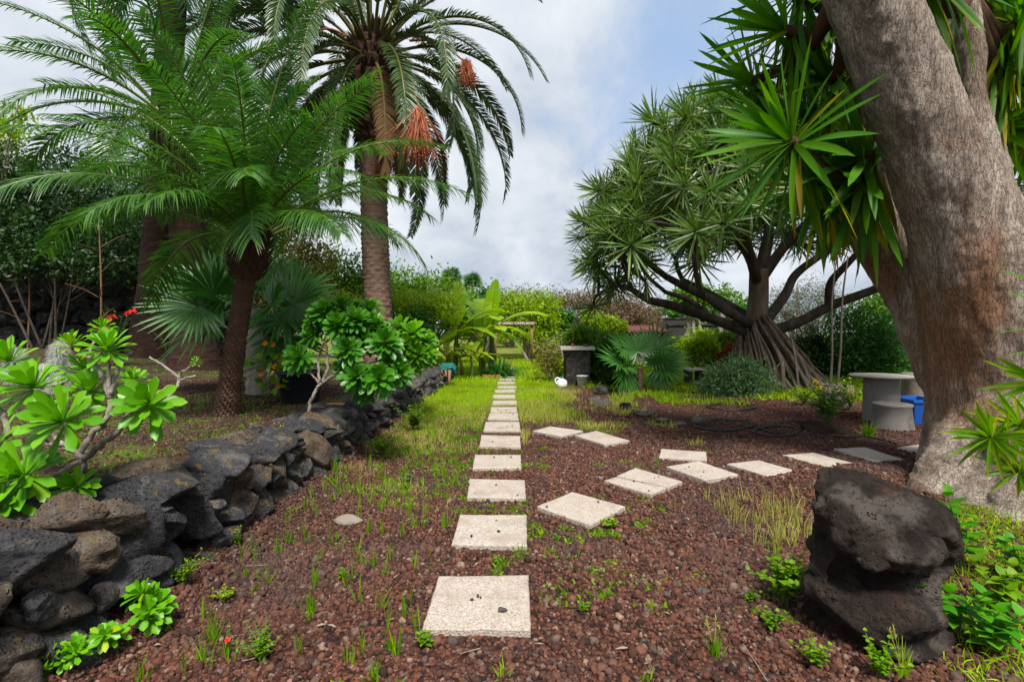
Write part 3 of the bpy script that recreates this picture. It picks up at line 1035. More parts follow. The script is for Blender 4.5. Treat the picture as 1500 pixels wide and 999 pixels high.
def make_grass():
    r = np.random.default_rng(17)
    # bright lawn along and beyond the path
    mb = MB()
    f = lambda x, y: sstep(y + 1.6 * pn(x, y, 1.1, 3), 7.0, 10.5) * (.25 + .75 * sstep(np.abs(x + .17), .12, .5)) * (1 - sstep(x + .5 * pn(x, y, .8, 5), .8, 1.5) * (y < 12.6))
    x, y = scatter(75000, (-1.75, 3.0), (6.5, 15), 1, f)
    grass(mb, x, y, .095, .008, 2)
    f2 = lambda x, y: np.ones(len(x)) * (.25 + .75 * sstep(np.abs(x + .17), .15, .5))
    x, y = scatter(48000, (-4, 11), (13, 27), 3, f2)
    grass(mb, x, y, .17, .022, 4, .45)
    tag(mb.build('grass', M['grass'], smooth=False), 'bright yellow-green lawn grass beside the far path', None, None, 'stuff')
    # dry yellow grass on the gravel's edge
    mb = MB()
    f = lambda x, y: sstep(pn(x, y, 1.7, 8) + .55 - .9 * np.abs(y - 8.6) / 2.6 + .3 * pn(x, y, 5, 9), .1, .6)
    x, y = scatter(17000, (.12, 2.35), (5.9, 11.4), 5, f)
    grass(mb, x, y, .12, .007, 6, .3, .25)
    f = lambda x, y: sstep(pn(x, y, 1.9, 18) + .2 * pn(x, y, 6, 9) + (y - 5.4) * .22, .1, .6)
    x, y = scatter(12000, (-1.65, -.42), (3.4, 9.0), 7, f)
    grass(mb, x, y, .085, .0055, 8, .5, .3)
    x, y = scatter(90, (1.55, 2.1), (3.0, 4.0), 97)
    x, y = tufty(x, y, r, 5, .02)
    grass(mb, x, y, .18, .005, 98, .25, .25)
    tag(mb.build('dry_grass', M['straw'], smooth=False), 'dry straw coloured grass standing in the gravel', None, None, 'stuff')
    # small green weeds in the gravel left of the path, denser away from the camera
    mb = MB()
    f = lambda x, y: sstep(pn(x, y, 2.1, 28) + .35 * pn(x, y, 7, 29) + (y - 4.6) * .11 + .25 * sstep(-x, .9, 1.6), .15, .55)
    x, y = scatter(1700, (-1.62, -.42), (1.6, 8.5), 9, f)
    x, y = tufty(x, y, r, 9, .03)
    grass(mb, x, y, .055, .008, 10, .9, .3)
    x, y = scatter(220, (-1.62, -.4), (1.9, 8), 11)
    x, y = tufty(x, y, r, 8, .012)
    grass(mb, x, y, .14, .007, 12, .25, .2)
    f = lambda x, y: sstep(pn(x, y, 1.3, 38), .25, .6)
    x, y = scatter(420, (.1, 5.5), (2.2, 9.0), 13, f)
    x, y = tufty(x, y, r, 7, .022)
    grass(mb, x, y, .05, .007, 14, .7, .3)
    # little round-leaved mats
    f = lambda x, y: sstep(pn(x, y, 1.6, 128) + .3 * pn(x, y, 6, 129) + .35 * sstep(-x, .5, 1.2), .0, .5)
    x, y = scatter(900, (-1.6, 2.2), (1.6, 7.5), 113, f)
    s_ = r.uniform(.015, .05, len(x))
    x, y = np.repeat(x, 22) + np.repeat(s_, 22) * r.normal(0, 1, len(x) * 22), np.repeat(y, 22) + np.repeat(s_, 22) * r.normal(0, 1, len(y) * 22)
    grass(mb, x, y, .036, .015, 114, 1.1, .3, .06, 2, .014)
    # along the gaps between slabs
    x, y = scatter(130, (-.5, .15), (2.9, 9), 15)
    x, y = tufty(x, y, r, 6, .018)
    grass(mb, x, y, .05, .007, 16, .7, .3)
    tag(mb.build('weeds', M['weed'], smooth=False), 'tiny green weeds sprouting through the red gravel', None, None, 'stuff')
    # rough grass in the corner by the boulder
    mb = MB()
    f = lambda x, y: sstep(x - .64 * y - .52 + .12 * pn(x, y, 4, 3), 0, .2)
    x, y = scatter(9000, (1.6, 3.7), (1.5, 3.7), 19, f)
    grass(mb, x, y, .11, .006, 20, .8, .5)
    x, y = scatter(1200, (1.6, 3.6), (1.5, 3.6), 21, f)
    x, y = tufty(x, y, r, 4, .03)
    grass(mb, x, y, .05, .014, 22, 1.0, .3)
    tag(mb.build('rough_grass', M['grass'], smooth=False), 'rough green grass at the foot of the big trunk', None, None, 'stuff')
    # moss and seedlings on the raised bed
    mb = MB()
    f = lambda x, y: sstep(pn(x, y, .9, 48) + .3 * pn(x, y, 3.5, 49) + (y - 5) * .08, -.1, .5)
    x, y = scatter(9000, (-9, -2.2), (2.2, 13.5), 23, f)
    x, y = tufty(x, y, r, 4, .05)
    grass(mb, x, y, .05, .011, 24, 1.0, .4)
    x, y = scatter(900, (-4.2, -2.2), (2.2, 7), 25)
    x, y = tufty(x, y, r, 6, .03)
    grass(mb, x, y, .05, .012, 26, 1.0, .4)
    tag(mb.build('seedlings', M['hedge'], smooth=False), 'low green seedlings on the raised bed', None, None, 'stuff')
    # broad low yellow-green cover round the table, lavender and fan palm
    mb = MB()

    def band(x, y):
        e = pn(x, y, 1.2, 58) * .5
        lim = np.interp(x, [1.8, 3.2, 4.6, 6.0, 7.4, 9.5], [11.6, 11.4, 10.6, 9.6, 9.4, 9.2])
        return sstep(y - lim + e, -.25, .35) * (1 - sstep(y, 13.4, 14.6))
    x, y = scatter(16000, (1.8, 12), (8.6, 14.6), 27, band)
    grass(mb, x, y, .17, .045, 28, .7, .4)
    x, y = scatter(900, (2.0, 4.6), (9.2, 11.2), 29, lambda x, y: sstep(pn(x, y, 1.9, 60), .05, .4))
    x, y = tufty(x, y, r, 4, .03)
    grass(mb, x, y, .16, .02, 30, .5, .3)
    tag(mb.build('ground_cover', M['bright'], smooth=False), 'low yellow-green leafy cover at the edge of the gravel', None, None, 'stuff')


make_grass()

# ------------------------------------------------------------------ palms with feather leaves
def frond(c, az, el, L, bend, nl=60, ll=.35, lw=.022, vee=.25, droop=.25, tone=0., r=None, fwd=.55, s0=.16, sway=0., roll=0., nseg=3, rib=.014, pw=1.25):
    r = r or rng
    m = 26
    s = np.linspace(0, 1, m)
    e = el - bend * s ** pw
    a = az + sway * s ** 2
    T = np.stack([np.cos(a) * np.cos(e), np.sin(a) * np.cos(e), np.sin(e)], -1)
    p = np.asarray(c) + np.vstack([np.zeros(3), np.cumsum((T[1:] + T[:-1]) / 2, 0)]) * L / (m - 1)
    S = np.stack([-np.sin(a), np.cos(a), 0 * a], -1)
    N = np.cross(T, S) * 1.0
    N = np.where(N[:, 2:3] < 0, -N, N) if el > -1.2 else N
    cr, sr = np.cos(roll), np.sin(roll)
    S, N = S * cr + N * sr, N * cr - S * sr
    mb = MB()
    V, Q, Tt = tube(p, [rib * 1.5, rib, rib * .25], 5, False)
    mb.add(V, Q, None, .45)
    u = s0 + (1 - s0) * (np.arange(nl) + .5) / nl
    for sd in (-1, 1):
        uu = np.clip(u + r.normal(0, .004, nl), 0, 1)
        I = lambda X: np.stack([np.interp(uu, s, X[:, k]) for k in range(3)], -1)
        pp, tt, ss, nn = I(p), I(T), I(S), I(N)
        f = fwd + .55 * uu ** 3
        d = ss * sd + tt * f[:, None] + nn * (vee + r.normal(0, .06, nl))[:, None] + r.normal(0, .03, (nl, 3))
        ln = ll * np.interp(uu, [0, s0, .35, .7, 1], [.3, .45, 1, .85, .38]) * r.uniform(.88, 1.1, nl)
        add_blades(mb, pp, d, ln, lw * r.uniform(.85, 1.1, nl), droop * r.uniform(.4, 1.6, nl), nseg, nn, .35, 'leaflet', tone + r.normal(0, .06, nl), .06)
    return mb


def ringed(t, a, rows, cols, amp):
    """spiral of old leaf bases"""
    q = (t * rows + a / (2 * PI) * 1.0)
    w = np.abs(((a / (2 * PI) * cols + np.floor(q) * .5) % 1.0) - .5) * 2
    return 1 + amp * (.5 - ((q % 1.0) + .35 * w) % 1.0)


def scales(mb, path, rad, n, L, W, r, t0=0., t1=1., tone=0.):
    """stubs of cut leaf stalks spiralling up a stem"""
    p = np.asarray(path)
    m = len(p)
    u = np.linspace(t0, t1, n)
    k = np.arange(n)
    a = k * 2.39996
    idx = u * (m - 1)
    pp = np.stack([np.interp(idx, np.arange(m), p[:, q]) for q in range(3)], -1)
    rr = np.interp(u, np.linspace(0, 1, len(rad)), rad)
    o = np.stack([np.cos(a), np.sin(a), 0 * a], -1)
    b = pp + o * (rr * .9)[:, None]
    d = o * .55 + A(0, 0, 1)
    add_blades(mb, b, d, L * r.uniform(.7, 1.2, n), W * r.uniform(.8, 1.1, n), -.0, 2, o, -.5, 'strap', tone, 0)
    add_blades(mb, b + o * .004, d + o * .5, L * .8 * r.uniform(.7, 1.2, n), W * r.uniform(.8, 1.1, n), .0, 2, o, .5, 'strap', tone, 0)


def make_date_palm():
    r = np.random.default_rng(3)
    base = A(*P(331, 610, 5.3)[:2], 0)
    base[2] = ground_z(base[0], base[1])
    top = P(366, 352, 5.35)
    t = thing('date_palm', 'small feather palm with scaly trunk and glossy arching fronds beside the stone wall', 'palm tree', base)
    path = smoothpath([base - A(0, 0, .1), P(340, 540, 5.3), P(352, 460, 5.33), P(362, 400, 5.35), top], 14)
    V, Q, T = tube(path, [.125, .098, .086, .08, .078, .105], 20, True, lambda u, a: 1 + 0 * a + .04 * np.sin(60 * u))
    tk = MB().add(V, Q, T).build('trunk', M['palmtrunk'], t)
    mb = MB()
    scales(mb, path, [.125, .098, .086, .08, .078, .105], 820, .05, .045, r, .03, .9)
    mb.build('leaf_scale', M['scale'], tk)
    mb = MB()
    fp = smoothpath([P(362, 410, 5.35), P(364, 385, 5.35), P(366, 350, 5.35), P(367, 325, 5.35)], 8)
    V, Q, T = tube(fp, [.11, .17, .175, .09], 22, True, lambda u, a: 1 + .16 * np.sin(7 * a + 21 * u) * np.sin(3 * a + 17 * u))
    mb.add(V, Q, T)
    scales(mb, fp, [.12, .18, .185, .09], 130, .17, .05, r, .0, .95)
    mb.build('crown_fibre', M['fibre'], t)
    c = top + A(0, 0, .12)
    n = 45
    for k in range(n):
        f = (k + .5) / n
        az = k * 2.39996 + r.normal(0, .12)
        el = math.radians(88 - 60 * f ** 1.05) + r.normal(0, .06)
        L = r.uniform(2.05, 2.45) * (1 if f < .8 else .85)
        bend = math.radians(44 + 48 * f ** .8) + r.normal(0, .1)
        if math.cos(az) < -.2:
            L *= 1.14
        if math.sin(az) < -.3:                   # towards the camera: keep a little shorter
            L *= .72
            el = max(el, math.radians(34))
        o = A(math.cos(az), math.sin(az), 0) * .10
        mb = frond(c + o - A(0, 0, .14 * f), az, el, L * 1.04, bend, 92, .37, .0175, .2, .30 + .25 * f, -.1 + .34 * max(0, f - .75), r, .6, .15, r.normal(0, .25), r.normal(0, .35), 3, .013)
        mb.build('frond', M['palm'], t)


make_date_palm()


def make_canary_palm():
    r = np.random.default_rng(8)
    D = 12.6
    base = P(556, 520, D)
    base[2] = ground_z(base[0], base[1])
    top = P(545, 95, D)
    t = thing('canary_palm', 'tall stout date palm with orange fruit stalks and drooping grey-green fronds', 'palm tree', base)
    path = smoothpath([base - A(0, 0, .2), P(553, 440, D), P(549, 340, D), P(546, 200, D), top], 40)
    V, Q, T = tube(path, [.39, .35, .33, .33, .36], 40, True, lambda u, a: ringed(u, a, 62, 9, .16))
    MB().add(V, Q, T).build('trunk', M['canarytrunk'], t)
    # swollen head of old leaf bases
    hp = smoothpath([P(546, 215, D), P(546, 160, D), P(545, 90, D), P(545, 45, D)], 10)
    mb = MB()
    V, Q, T = tube(hp, [.35, .60, .62, .25], 26, True, lambda u, a: ringed(u, a, 9, 9, .5))
    mb.add(V, Q, T)
    scales(mb, hp, [.36, .6, .62, .3], 150, .38, .11, r, 0, 1)
    mb.build('crown_fibre', M['fibre'], t)
    c = P(545, 62, D)
    n = 68
    for k in range(n):
        f = (k + .5) / n
        az = k * 2.39996 + r.normal(0, .1)
        el = math.radians(84 - 128 * f ** .95) + r.normal(0, .06)
        L = r.uniform(4.6, 5.3)
        bend = math.radians(62 + 50 * math.sin(PI * min(1, f * 1.05))) + r.normal(0, .1)
        o = A(math.cos(az), math.sin(az), 0) * .32
        dead = f > .93
        mb = frond(c + o * (1 if f < .7 else 1.4) - A(0, 0, .75 * f), az, el, L * (.7 if dead else 1), bend, 128, .48, .040, .45, .22, .9 if dead else (.0 + .5 * max(0, f - .8)), r, .95, .17, r.normal(0, .15), r.normal(0, .3), 3, .03, 1.1)
        mb.build('frond', M['deadpalm'] if dead else M['canary'], t, label='dry brown hanging frond' if dead else None)
    # hanging fruit stalks
    for (sx, sy, ex, ey, ln, dd) in ((585, 90, 614, 165, 1.0, -2.6), (600, 60, 682, 92, .55, -.5), (520, 60, 440, 55, .5, -.6), (600, 120, 566, 215, .8, -.3)):
        a, b = P(sx, sy, D + dd * .4), P(ex, ey, D + dd)
        mb = MB()
        V, Q, T = tube(smoothpath([a, (a + b) / 2 + A(0, 0, .25), b], 6), [.03, .022], 6)
        mb.add(V, Q, T)
        nn = 260
        dr = unit(r.normal(0, .28, (nn, 3)) + A(0, 0, -1.0) + unit(b - a) * .15)
        add_blades(mb, b + r.normal(0, .05, (nn, 3)), dr, ln * r.uniform(.6, 1.1, nn), .016, .15, 3, r.normal(0, 1, (nn, 3)), 0, 'grass')
        V, T = ico(1)
        for q in range(170):
            k = r.integers(0, nn)
            pp = b + dr[k] * ln * r.uniform(.55, 1.05) + r.normal(0, .02, 3)
            mb.add(V * .022 + pp, None, T)
        mb.build('fruit_stalk', M['dates'], t)


make_canary_palm()


def plain_palm(px, pyb, D, pytop, crown, r0, seed, label, mat, fr, Lr, els, tmat, ll=.55, lw=.032, tilt=0):
    r = np.random.default_rng(seed)
    base = P(px, pyb, D)
    base[2] = ground_z(base[0], base[1])
    top = P(crown, pytop, D)
    t = thing('feather_palm', label, 'palm tree', base)
    path = smoothpath([base - A(0, 0, .2), base * .72 + top * .28 + A(.02, 0, 0), base * .4 + top * .6, top], 40)
    V, Q, T = tube(path, [r0 * 1.5, r0 * 1.02, r0 * .9, r0 * .85, r0 * .8, r0 * .95], 36, True, lambda u, a: ringed(u, a, 70, 11, .07))
    MB().add(V, Q, T).build('trunk', tmat, t)
    for k in range(fr):
        f = (k + .5) / fr
        az = k * 2.39996 + r.normal(0, .12)
        el = math.radians(els[0] + (els[1] - els[0]) * f) + r.normal(0, .07)
        mb = frond(top + A(math.cos(az), math.sin(az), 0) * r0 - A(0, 0, .5 * f), az, el, r.uniform(*Lr), math.radians(45 + 45 * f), 64, ll, lw, .3, .35, .4 * max(0, f - .8), r, .7, .16, r.normal(0, .2), r.normal(0, .3), 3, .022)
        mb.build('frond', mat, t)


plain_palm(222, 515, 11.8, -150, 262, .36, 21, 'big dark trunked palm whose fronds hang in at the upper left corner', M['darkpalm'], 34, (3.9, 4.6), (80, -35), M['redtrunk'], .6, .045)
plain_palm(287, 548, 9.8, 150, 262, .36, 22, 'thick reddish palm trunk standing right behind the small feather palm', M['palm'], 38, (2.5, 3.1), (86, -8), M['redtrunk'], .5, .032)


# ------------------------------------------------------------------ fan palms
def fanleaf(c, d, up, R, pet, r, mat_parent, n=34, spread=290, droop=.12):
    """petiole from c along d, then a pleated fan"""
    d, up = unit(d), np.asarray(up, float)
    tip = np.asarray(c) + d * pet + A(0, 0, -.1 * pet)
    mb = MB()
    V, Q, T = tube(smoothpath([c, (np.asarray(c) + tip) / 2 + A(0, 0, .05 * pet), tip], 5), [.016, .009], 5)
    mb.add(V, Q, T, .35)
    up = unit(up * .55 + A(0, -.8, 0) + r.normal(0, .3, 3))
    x, y = d, unit(np.cross(up, d))
    nz = np.cross(x, y)
    a = np.radians(np.linspace(-spread / 2, spread / 2, n)) + r.normal(0, .02, n)
    dd = np.cos(a)[:, None] * x + np.sin(a)[:, None] * y + .12 * nz + .22 * (np.abs(np.sin(a)))[:, None] * nz
    ln = R * (.72 + .28 * np.cos(a * .55)) * r.uniform(.93, 1.05, n)
    w = 2 * R * .5 * math.sin(math.radians(spread / n) / 2) * 1.25
    add_blades(mb, np.repeat(tip[None], n, 0), dd, ln, w, droop * r.uniform(.3, 1.6, n), 6, nz, .45, 'fan', r.normal(0, .05, n), .12)
    return mb


def make_fan_palm(base, crown, r0, leaves, label, seed, tmat, R, pet, mat='fan'):
    r = np.random.default_rng(seed)
    t = thing('fan_palm', label, 'fan palm', base)
    path = smoothpath([base - A(0, 0, .15), base * .55 + crown * .45, crown], 16)
    V, Q, T = tube(path, [r0 * 1.35, r0, r0 * 1.05], 20, True, lambda u, a: 1 + .07 * np.sin(70 * u) + .05 * np.sin(5 * a + 40 * u))
    MB().add(V, Q, T).build('trunk', tmat, t)
    for az, el, s, ps in leaves:
        az, el = math.radians(az), math.radians(el)
        d = A(math.cos(az) * math.cos(el), math.sin(az) * math.cos(el), math.sin(el))
        up = A(-math.cos(az) * math.sin(el), -math.sin(az) * math.sin(el), math.cos(el))
        fanleaf(crown + d * .03, d, up, R * s, pet * ps, r, None, droop=.12 + .25 * (el < 0)).build('fan_frond', M[mat], t)
    return t


# azimuth 0 = right, 90 = away, 270 = towards the camera
b = P(378, 580, 6.9)
b[2] = ground_z(b[0], b[1])
make_fan_palm(b, P(368, 452, 6.9), .12, [(178, 28, 1.1, 1), (200, 8, 1., 1.1), (150, 42, 1., .9), (8, 12, 1., 1), (-15, -12, 1., 1.0), (30, 30, .95, 1.0), (230, 24, .9, .9), (320, 8, .85, 1.1), (190, -22, .9, 1), (90, 60, 1, .8), (60, 15, 1., 1.), (345, -30, .85, 1.2), (120, 10, 1, 1)],
              'fan palm with pale trunk and pleated leaves behind the scaly palm trunk', 51, M['greytrunk'], .72, .55)
b = P(938, 556, 11.3)
b[2] = ground_z(b[0], b[1])
make_fan_palm(b, P(938, 538, 11.3), .06, [(15, 52, 1.05, 1.1), (-10, 12, .95, 1), (165, 50, .9, 1.1), (195, 16, .9, 1.1), (330, 5, .8, .8), (215, -5, .8, .9), (110, 75, .8, .8)],
              'low young fan palm with wide round leaves left of the lavender', 52, M['palmtrunk'], .74, .48)
for px, py, ptop, D, l in ((662, 440, 407, 60, 'tiny distant fan palm on the skyline, the taller of the two'), (692, 445, 414, 64, 'tiny distant fan palm on the skyline, the lower one nearer the banana plants')):
    b = P(px, py, D)
    b[2] = 0
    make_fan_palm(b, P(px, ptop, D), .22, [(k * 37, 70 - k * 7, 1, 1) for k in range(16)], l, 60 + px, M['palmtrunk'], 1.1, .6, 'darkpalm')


# ------------------------------------------------------------------ dragon tree
def make_dragon_tree():
    r = np.random.default_rng(14)
    D = 12.8
    base = P(1128, 560, D)
    base[2] = 0
    t = thing('dragon_tree', 'spreading dragon tree with umbrella crown of spiky rosettes and aerial root skirt', 'dragon tree', base)
    crotch = P(1107, 482, D)
    core = MB()
    V, Q, T = tube(smoothpath([base - A(0, 0, .2), P(1124, 540, D), P(1114, 505, D), crotch, P(1111, 440, D), P(1112, 395, D)], 8), [.92, .66, .42, .31, .26, .24, .23], 22, True, lambda u, a: 1 + .06 * np.sin(5 * a + 2 * u) + .05 * np.sin(9 * a))
    core.add(V, Q, T)
    core.build('trunk', M['rootbark'], t)
    roots = MB()
    for k in range(110):
        a = r.uniform(0, 2 * PI)
        a2 = a + r.normal(.2, .22)
        R0, R1 = r.uniform(.26, .38), r.uniform(.9, 1.4)
        z0 = crotch[2] + r.uniform(-.45, .35)
        p0 = A(crotch[0] + R0 * math.cos(a), D + R0 * math.sin(a), z0)
        f = (1.05 + (z0 - crotch[2]) * .3)
        pm = A(base[0] + .75 * math.cos((a + a2) / 2) * f, D + .75 * math.sin((a + a2) / 2) * f, z0 * .42)
        p1 = A(base[0] + R1 * math.cos(a2) + .12, D + R1 * math.sin(a2), -.05)
        V, Q, T = tube(smoothpath([p0, pm + r.normal(0, .05, 3), p1], 7) + 0, [r.uniform(.02, .045), r.uniform(.025, .055), r.uniform(.03, .06)], 7)
        roots.add(V, Q, T)
    roots.build('aerial_root', M['rootbark'], t)

    limbs = [  # (points, radius at start)
        ([(1100, 488, 12.8), (1040, 466, 12.5), (985, 448, 12.1), (950, 440, 11.8)], .19),
        ([(1100, 482, 12.8), (1055, 446, 12.6), (1005, 421, 12.3), (975, 405, 12.1)], .17),
        ([(1112, 410, 12.8), (1092, 365, 12.5), (1050, 322, 12.2), (1010, 290, 12.0)], .19),
        ([(1112, 405, 12.8), (1125, 350, 12.9), (1122, 285, 13.0), (1110, 235, 13.0)], .19),
        ([(1114, 410, 12.8), (1150, 360, 12.7), (1190, 320, 12.5), (1215, 290, 12.4)], .18),
        ([(1112, 420, 12.8), (1103, 392, 12.45), (1092, 345, 11.8), (1080, 290, 11.0), (1072, 245, 10.4)], .17),
        ([(1113, 400, 13.0), (1120, 360, 13.6), (1130, 320, 14.5), (1130, 290, 15.3)], .17),
        ([(1120, 487, 12.8), (1165, 474, 12.6), (1215, 449, 12.3), (1260, 432, 12.0), (1300, 417, 11.8)], .19),
        ([(1122, 470, 12.9), (1150, 432, 13.1), (1166, 402, 13.2), (1205, 372, 13.4), (1240, 350, 13.5)], .17),
        ([(1215, 449, 12.3), (1217, 415, 12.1), (1240, 388, 11.8), (1262, 365, 11.6)], .14),
        ([(1104, 470, 13.1), (1070, 448, 14.0), (1040, 430, 15.0), (1000, 410, 15.9)], .17),
        ([(1098, 474, 12.6), (1062, 455, 11.6), (1030, 432, 10.9)], .15),
        ([(1040, 466, 12.5), (1010, 440, 12.9), (975, 428, 13.3)], .12),
    ]
    br = MB()
    ends, dirs, rad = [], [], []
    for pts, r0 in limbs:
        p = np.array([P(*q) for q in pts])
        sp = smoothpath(p, 7)
        r0 *= .82
        V, Q, T = tube(sp, [r0, r0 * .82, r0 * .7, r0 * .58], 12, True)
        br.add(V, Q, T)
        ends.append(sp[-1])
        dirs.append(unit(sp[-1] - sp[-4]))
        rad.append(r0 * .58)
    ends = np.array(ends)
    # where the rosettes sit: an umbrella shell
    n = 600
    k = np.arange(n)
    zc = 1 - (k + .5) / n * 1.08
    ph = k * 2.39996
    d = np.stack([np.sqrt(np.clip(1 - zc ** 2, 0, 1)) * np.cos(ph), np.sqrt(np.clip(1 - zc ** 2, 0, 1)) * np.sin(ph), zc], -1)
    c0 = P(1108, 428, D)
    rf = np.where(r.uniform(0, 1, n) < .75, r.uniform(.9, 1.03, n), r.uniform(.66, .9, n))
    rf *= 1 + .07 * fbm(d * 2.3, 2, 4)
    tips = c0 + d * rf[:, None] * A(4.85, 4.3, 4.85) + r.normal(0, .08, (n, 3))
    tips[:, 2] += np.where(d[:, 2] < .1, -.25 * r.uniform(0, 1, n), 0)
    # the side facing the camera is open below: one looks into the branches
    az_ = np.arctan2(-d[:, 1], d[:, 0])
    low = np.where(d[:, 1] < 0, .03 + .23 * np.clip(np.sin(az_), 0, 1) ** 2, -.1)
    keep = d[:, 2] > low + r.normal(0, .03, n)
    keep &= ~((d[:, 1] > .1) & (d[:, 2] < .38))
    tips, d, n = tips[keep], d[keep], int(keep.sum())
    ax = unit(d * A(1, 1, .9) + A(0, 0, .45))
    own = np.argmin(np.linalg.norm(tips[:, None] - (ends + np.array(dirs) * .6)[None], axis=2), 1)
    tipax = {}

    def grow(p, dr, idx, rr, depth):
        T_ = tips[idx]
        if len(idx) == 1:
            e = T_[0]
            m = p + dr * np.linalg.norm(e - p) * .45
            end_ax = ax[idx[0]]
            V, Q, T = tube(smoothpath([p, m * .55 + (p + e) / 2 * .45, e], 4), [rr, min(rr, .05), .036], 6)
            br.add(V, Q, T)
            tipax[idx[0]] = unit(unit(e - m) + end_ax * .8)
            return
        cen = T_.mean(0)
        # split along the longest direction
        u, s, vt = np.linalg.svd(T_ - cen, full_matrices=False)
        q = (T_ - cen) @ vt[0]
        o = np.argsort(q)
        h = len(o) // 2
        if len(o) > 5:
            h = int(np.clip(h + r.integers(-1, 2), 1, len(o) - 1))
        sp = cen - p
        f = .36 if len(idx) > 3 else .5
        node = p + sp * f + dr * np.linalg.norm(sp) * .08 + r.normal(0, .03, 3)
        nd = unit(unit(node - p) + dr * .4)
        rn = max(.036, rr * .86)
        V, Q, T = tube(smoothpath([p, (p + node) / 2 + dr * np.linalg.norm(sp) * .04, node], 4), [rr, rn], 7)
        br.add(V, Q, T)
        ra = max(.036, rn * (h / len(o)) ** .4)
        rb = max(.036, rn * (1 - h / len(o)) ** .4)
        grow(node, nd, idx[o[:h]], ra, depth + 1)
        grow(node, nd, idx[o[h:]], rb, depth + 1)

    for l in range(len(limbs)):
        idx = np.where(own == l)[0]
        if len(idx):
            grow(ends[l], dirs[l], idx, rad[l], 0)
    br.build('branch', M['dragonbark'], t)
    # rosettes: a few shapes, the ones that show largest as parts of their own
    protos = []
    for q in range(5):
        mb = MB()
        rr = np.random.default_rng(200 + q)
        rosette(mb, (0, 0, 0), (0, 0, 1), 50, .72, .040, 6, 128, .10, 'strap', .2, 4, -.1, .42, rr, .03)
        protos.append(mb)
    pm = [p.mesh('leaf_rosette', M['dragon']) for p in protos]
    order = np.argsort(np.linalg.norm(tips - A(0, 0, H), axis=1) + 3 * (tips[:, 0] > 7.6))
    order = [i for i in order if i in tipax]
    rest = MB()
    for q, i in enumerate(order):
        x, y, z = frame_of(tipax[i])
        a = r.uniform(0, 2 * PI)
        x2 = x * math.cos(a) + y * math.sin(a)
        y2 = np.cross(z, x2)
        s = r.uniform(.85, 1.12)
        w = q % 5
        if q < 98:
            o = bpy.data.objects.new('leaf_rosette', pm[w])
            o.parent = t
            Mx = Matrix((x2 * s, y2 * s, z * s)).transposed().to_4x4()
            Mx.translation = Vector(tips[i] - BASE[t.name])
            o.matrix_local = Mx
            COL.objects.link(o)
        else:
            V, Q, T, C = protos[w].arrays()
            rest.add(V @ np.array([x2, y2, z]) * s + tips[i], Q, None, C + r.normal(0, .06))
    tag(rest.build('leaf_rosettes', M['dragon'], t), kind='stuff')


make_dragon_tree()


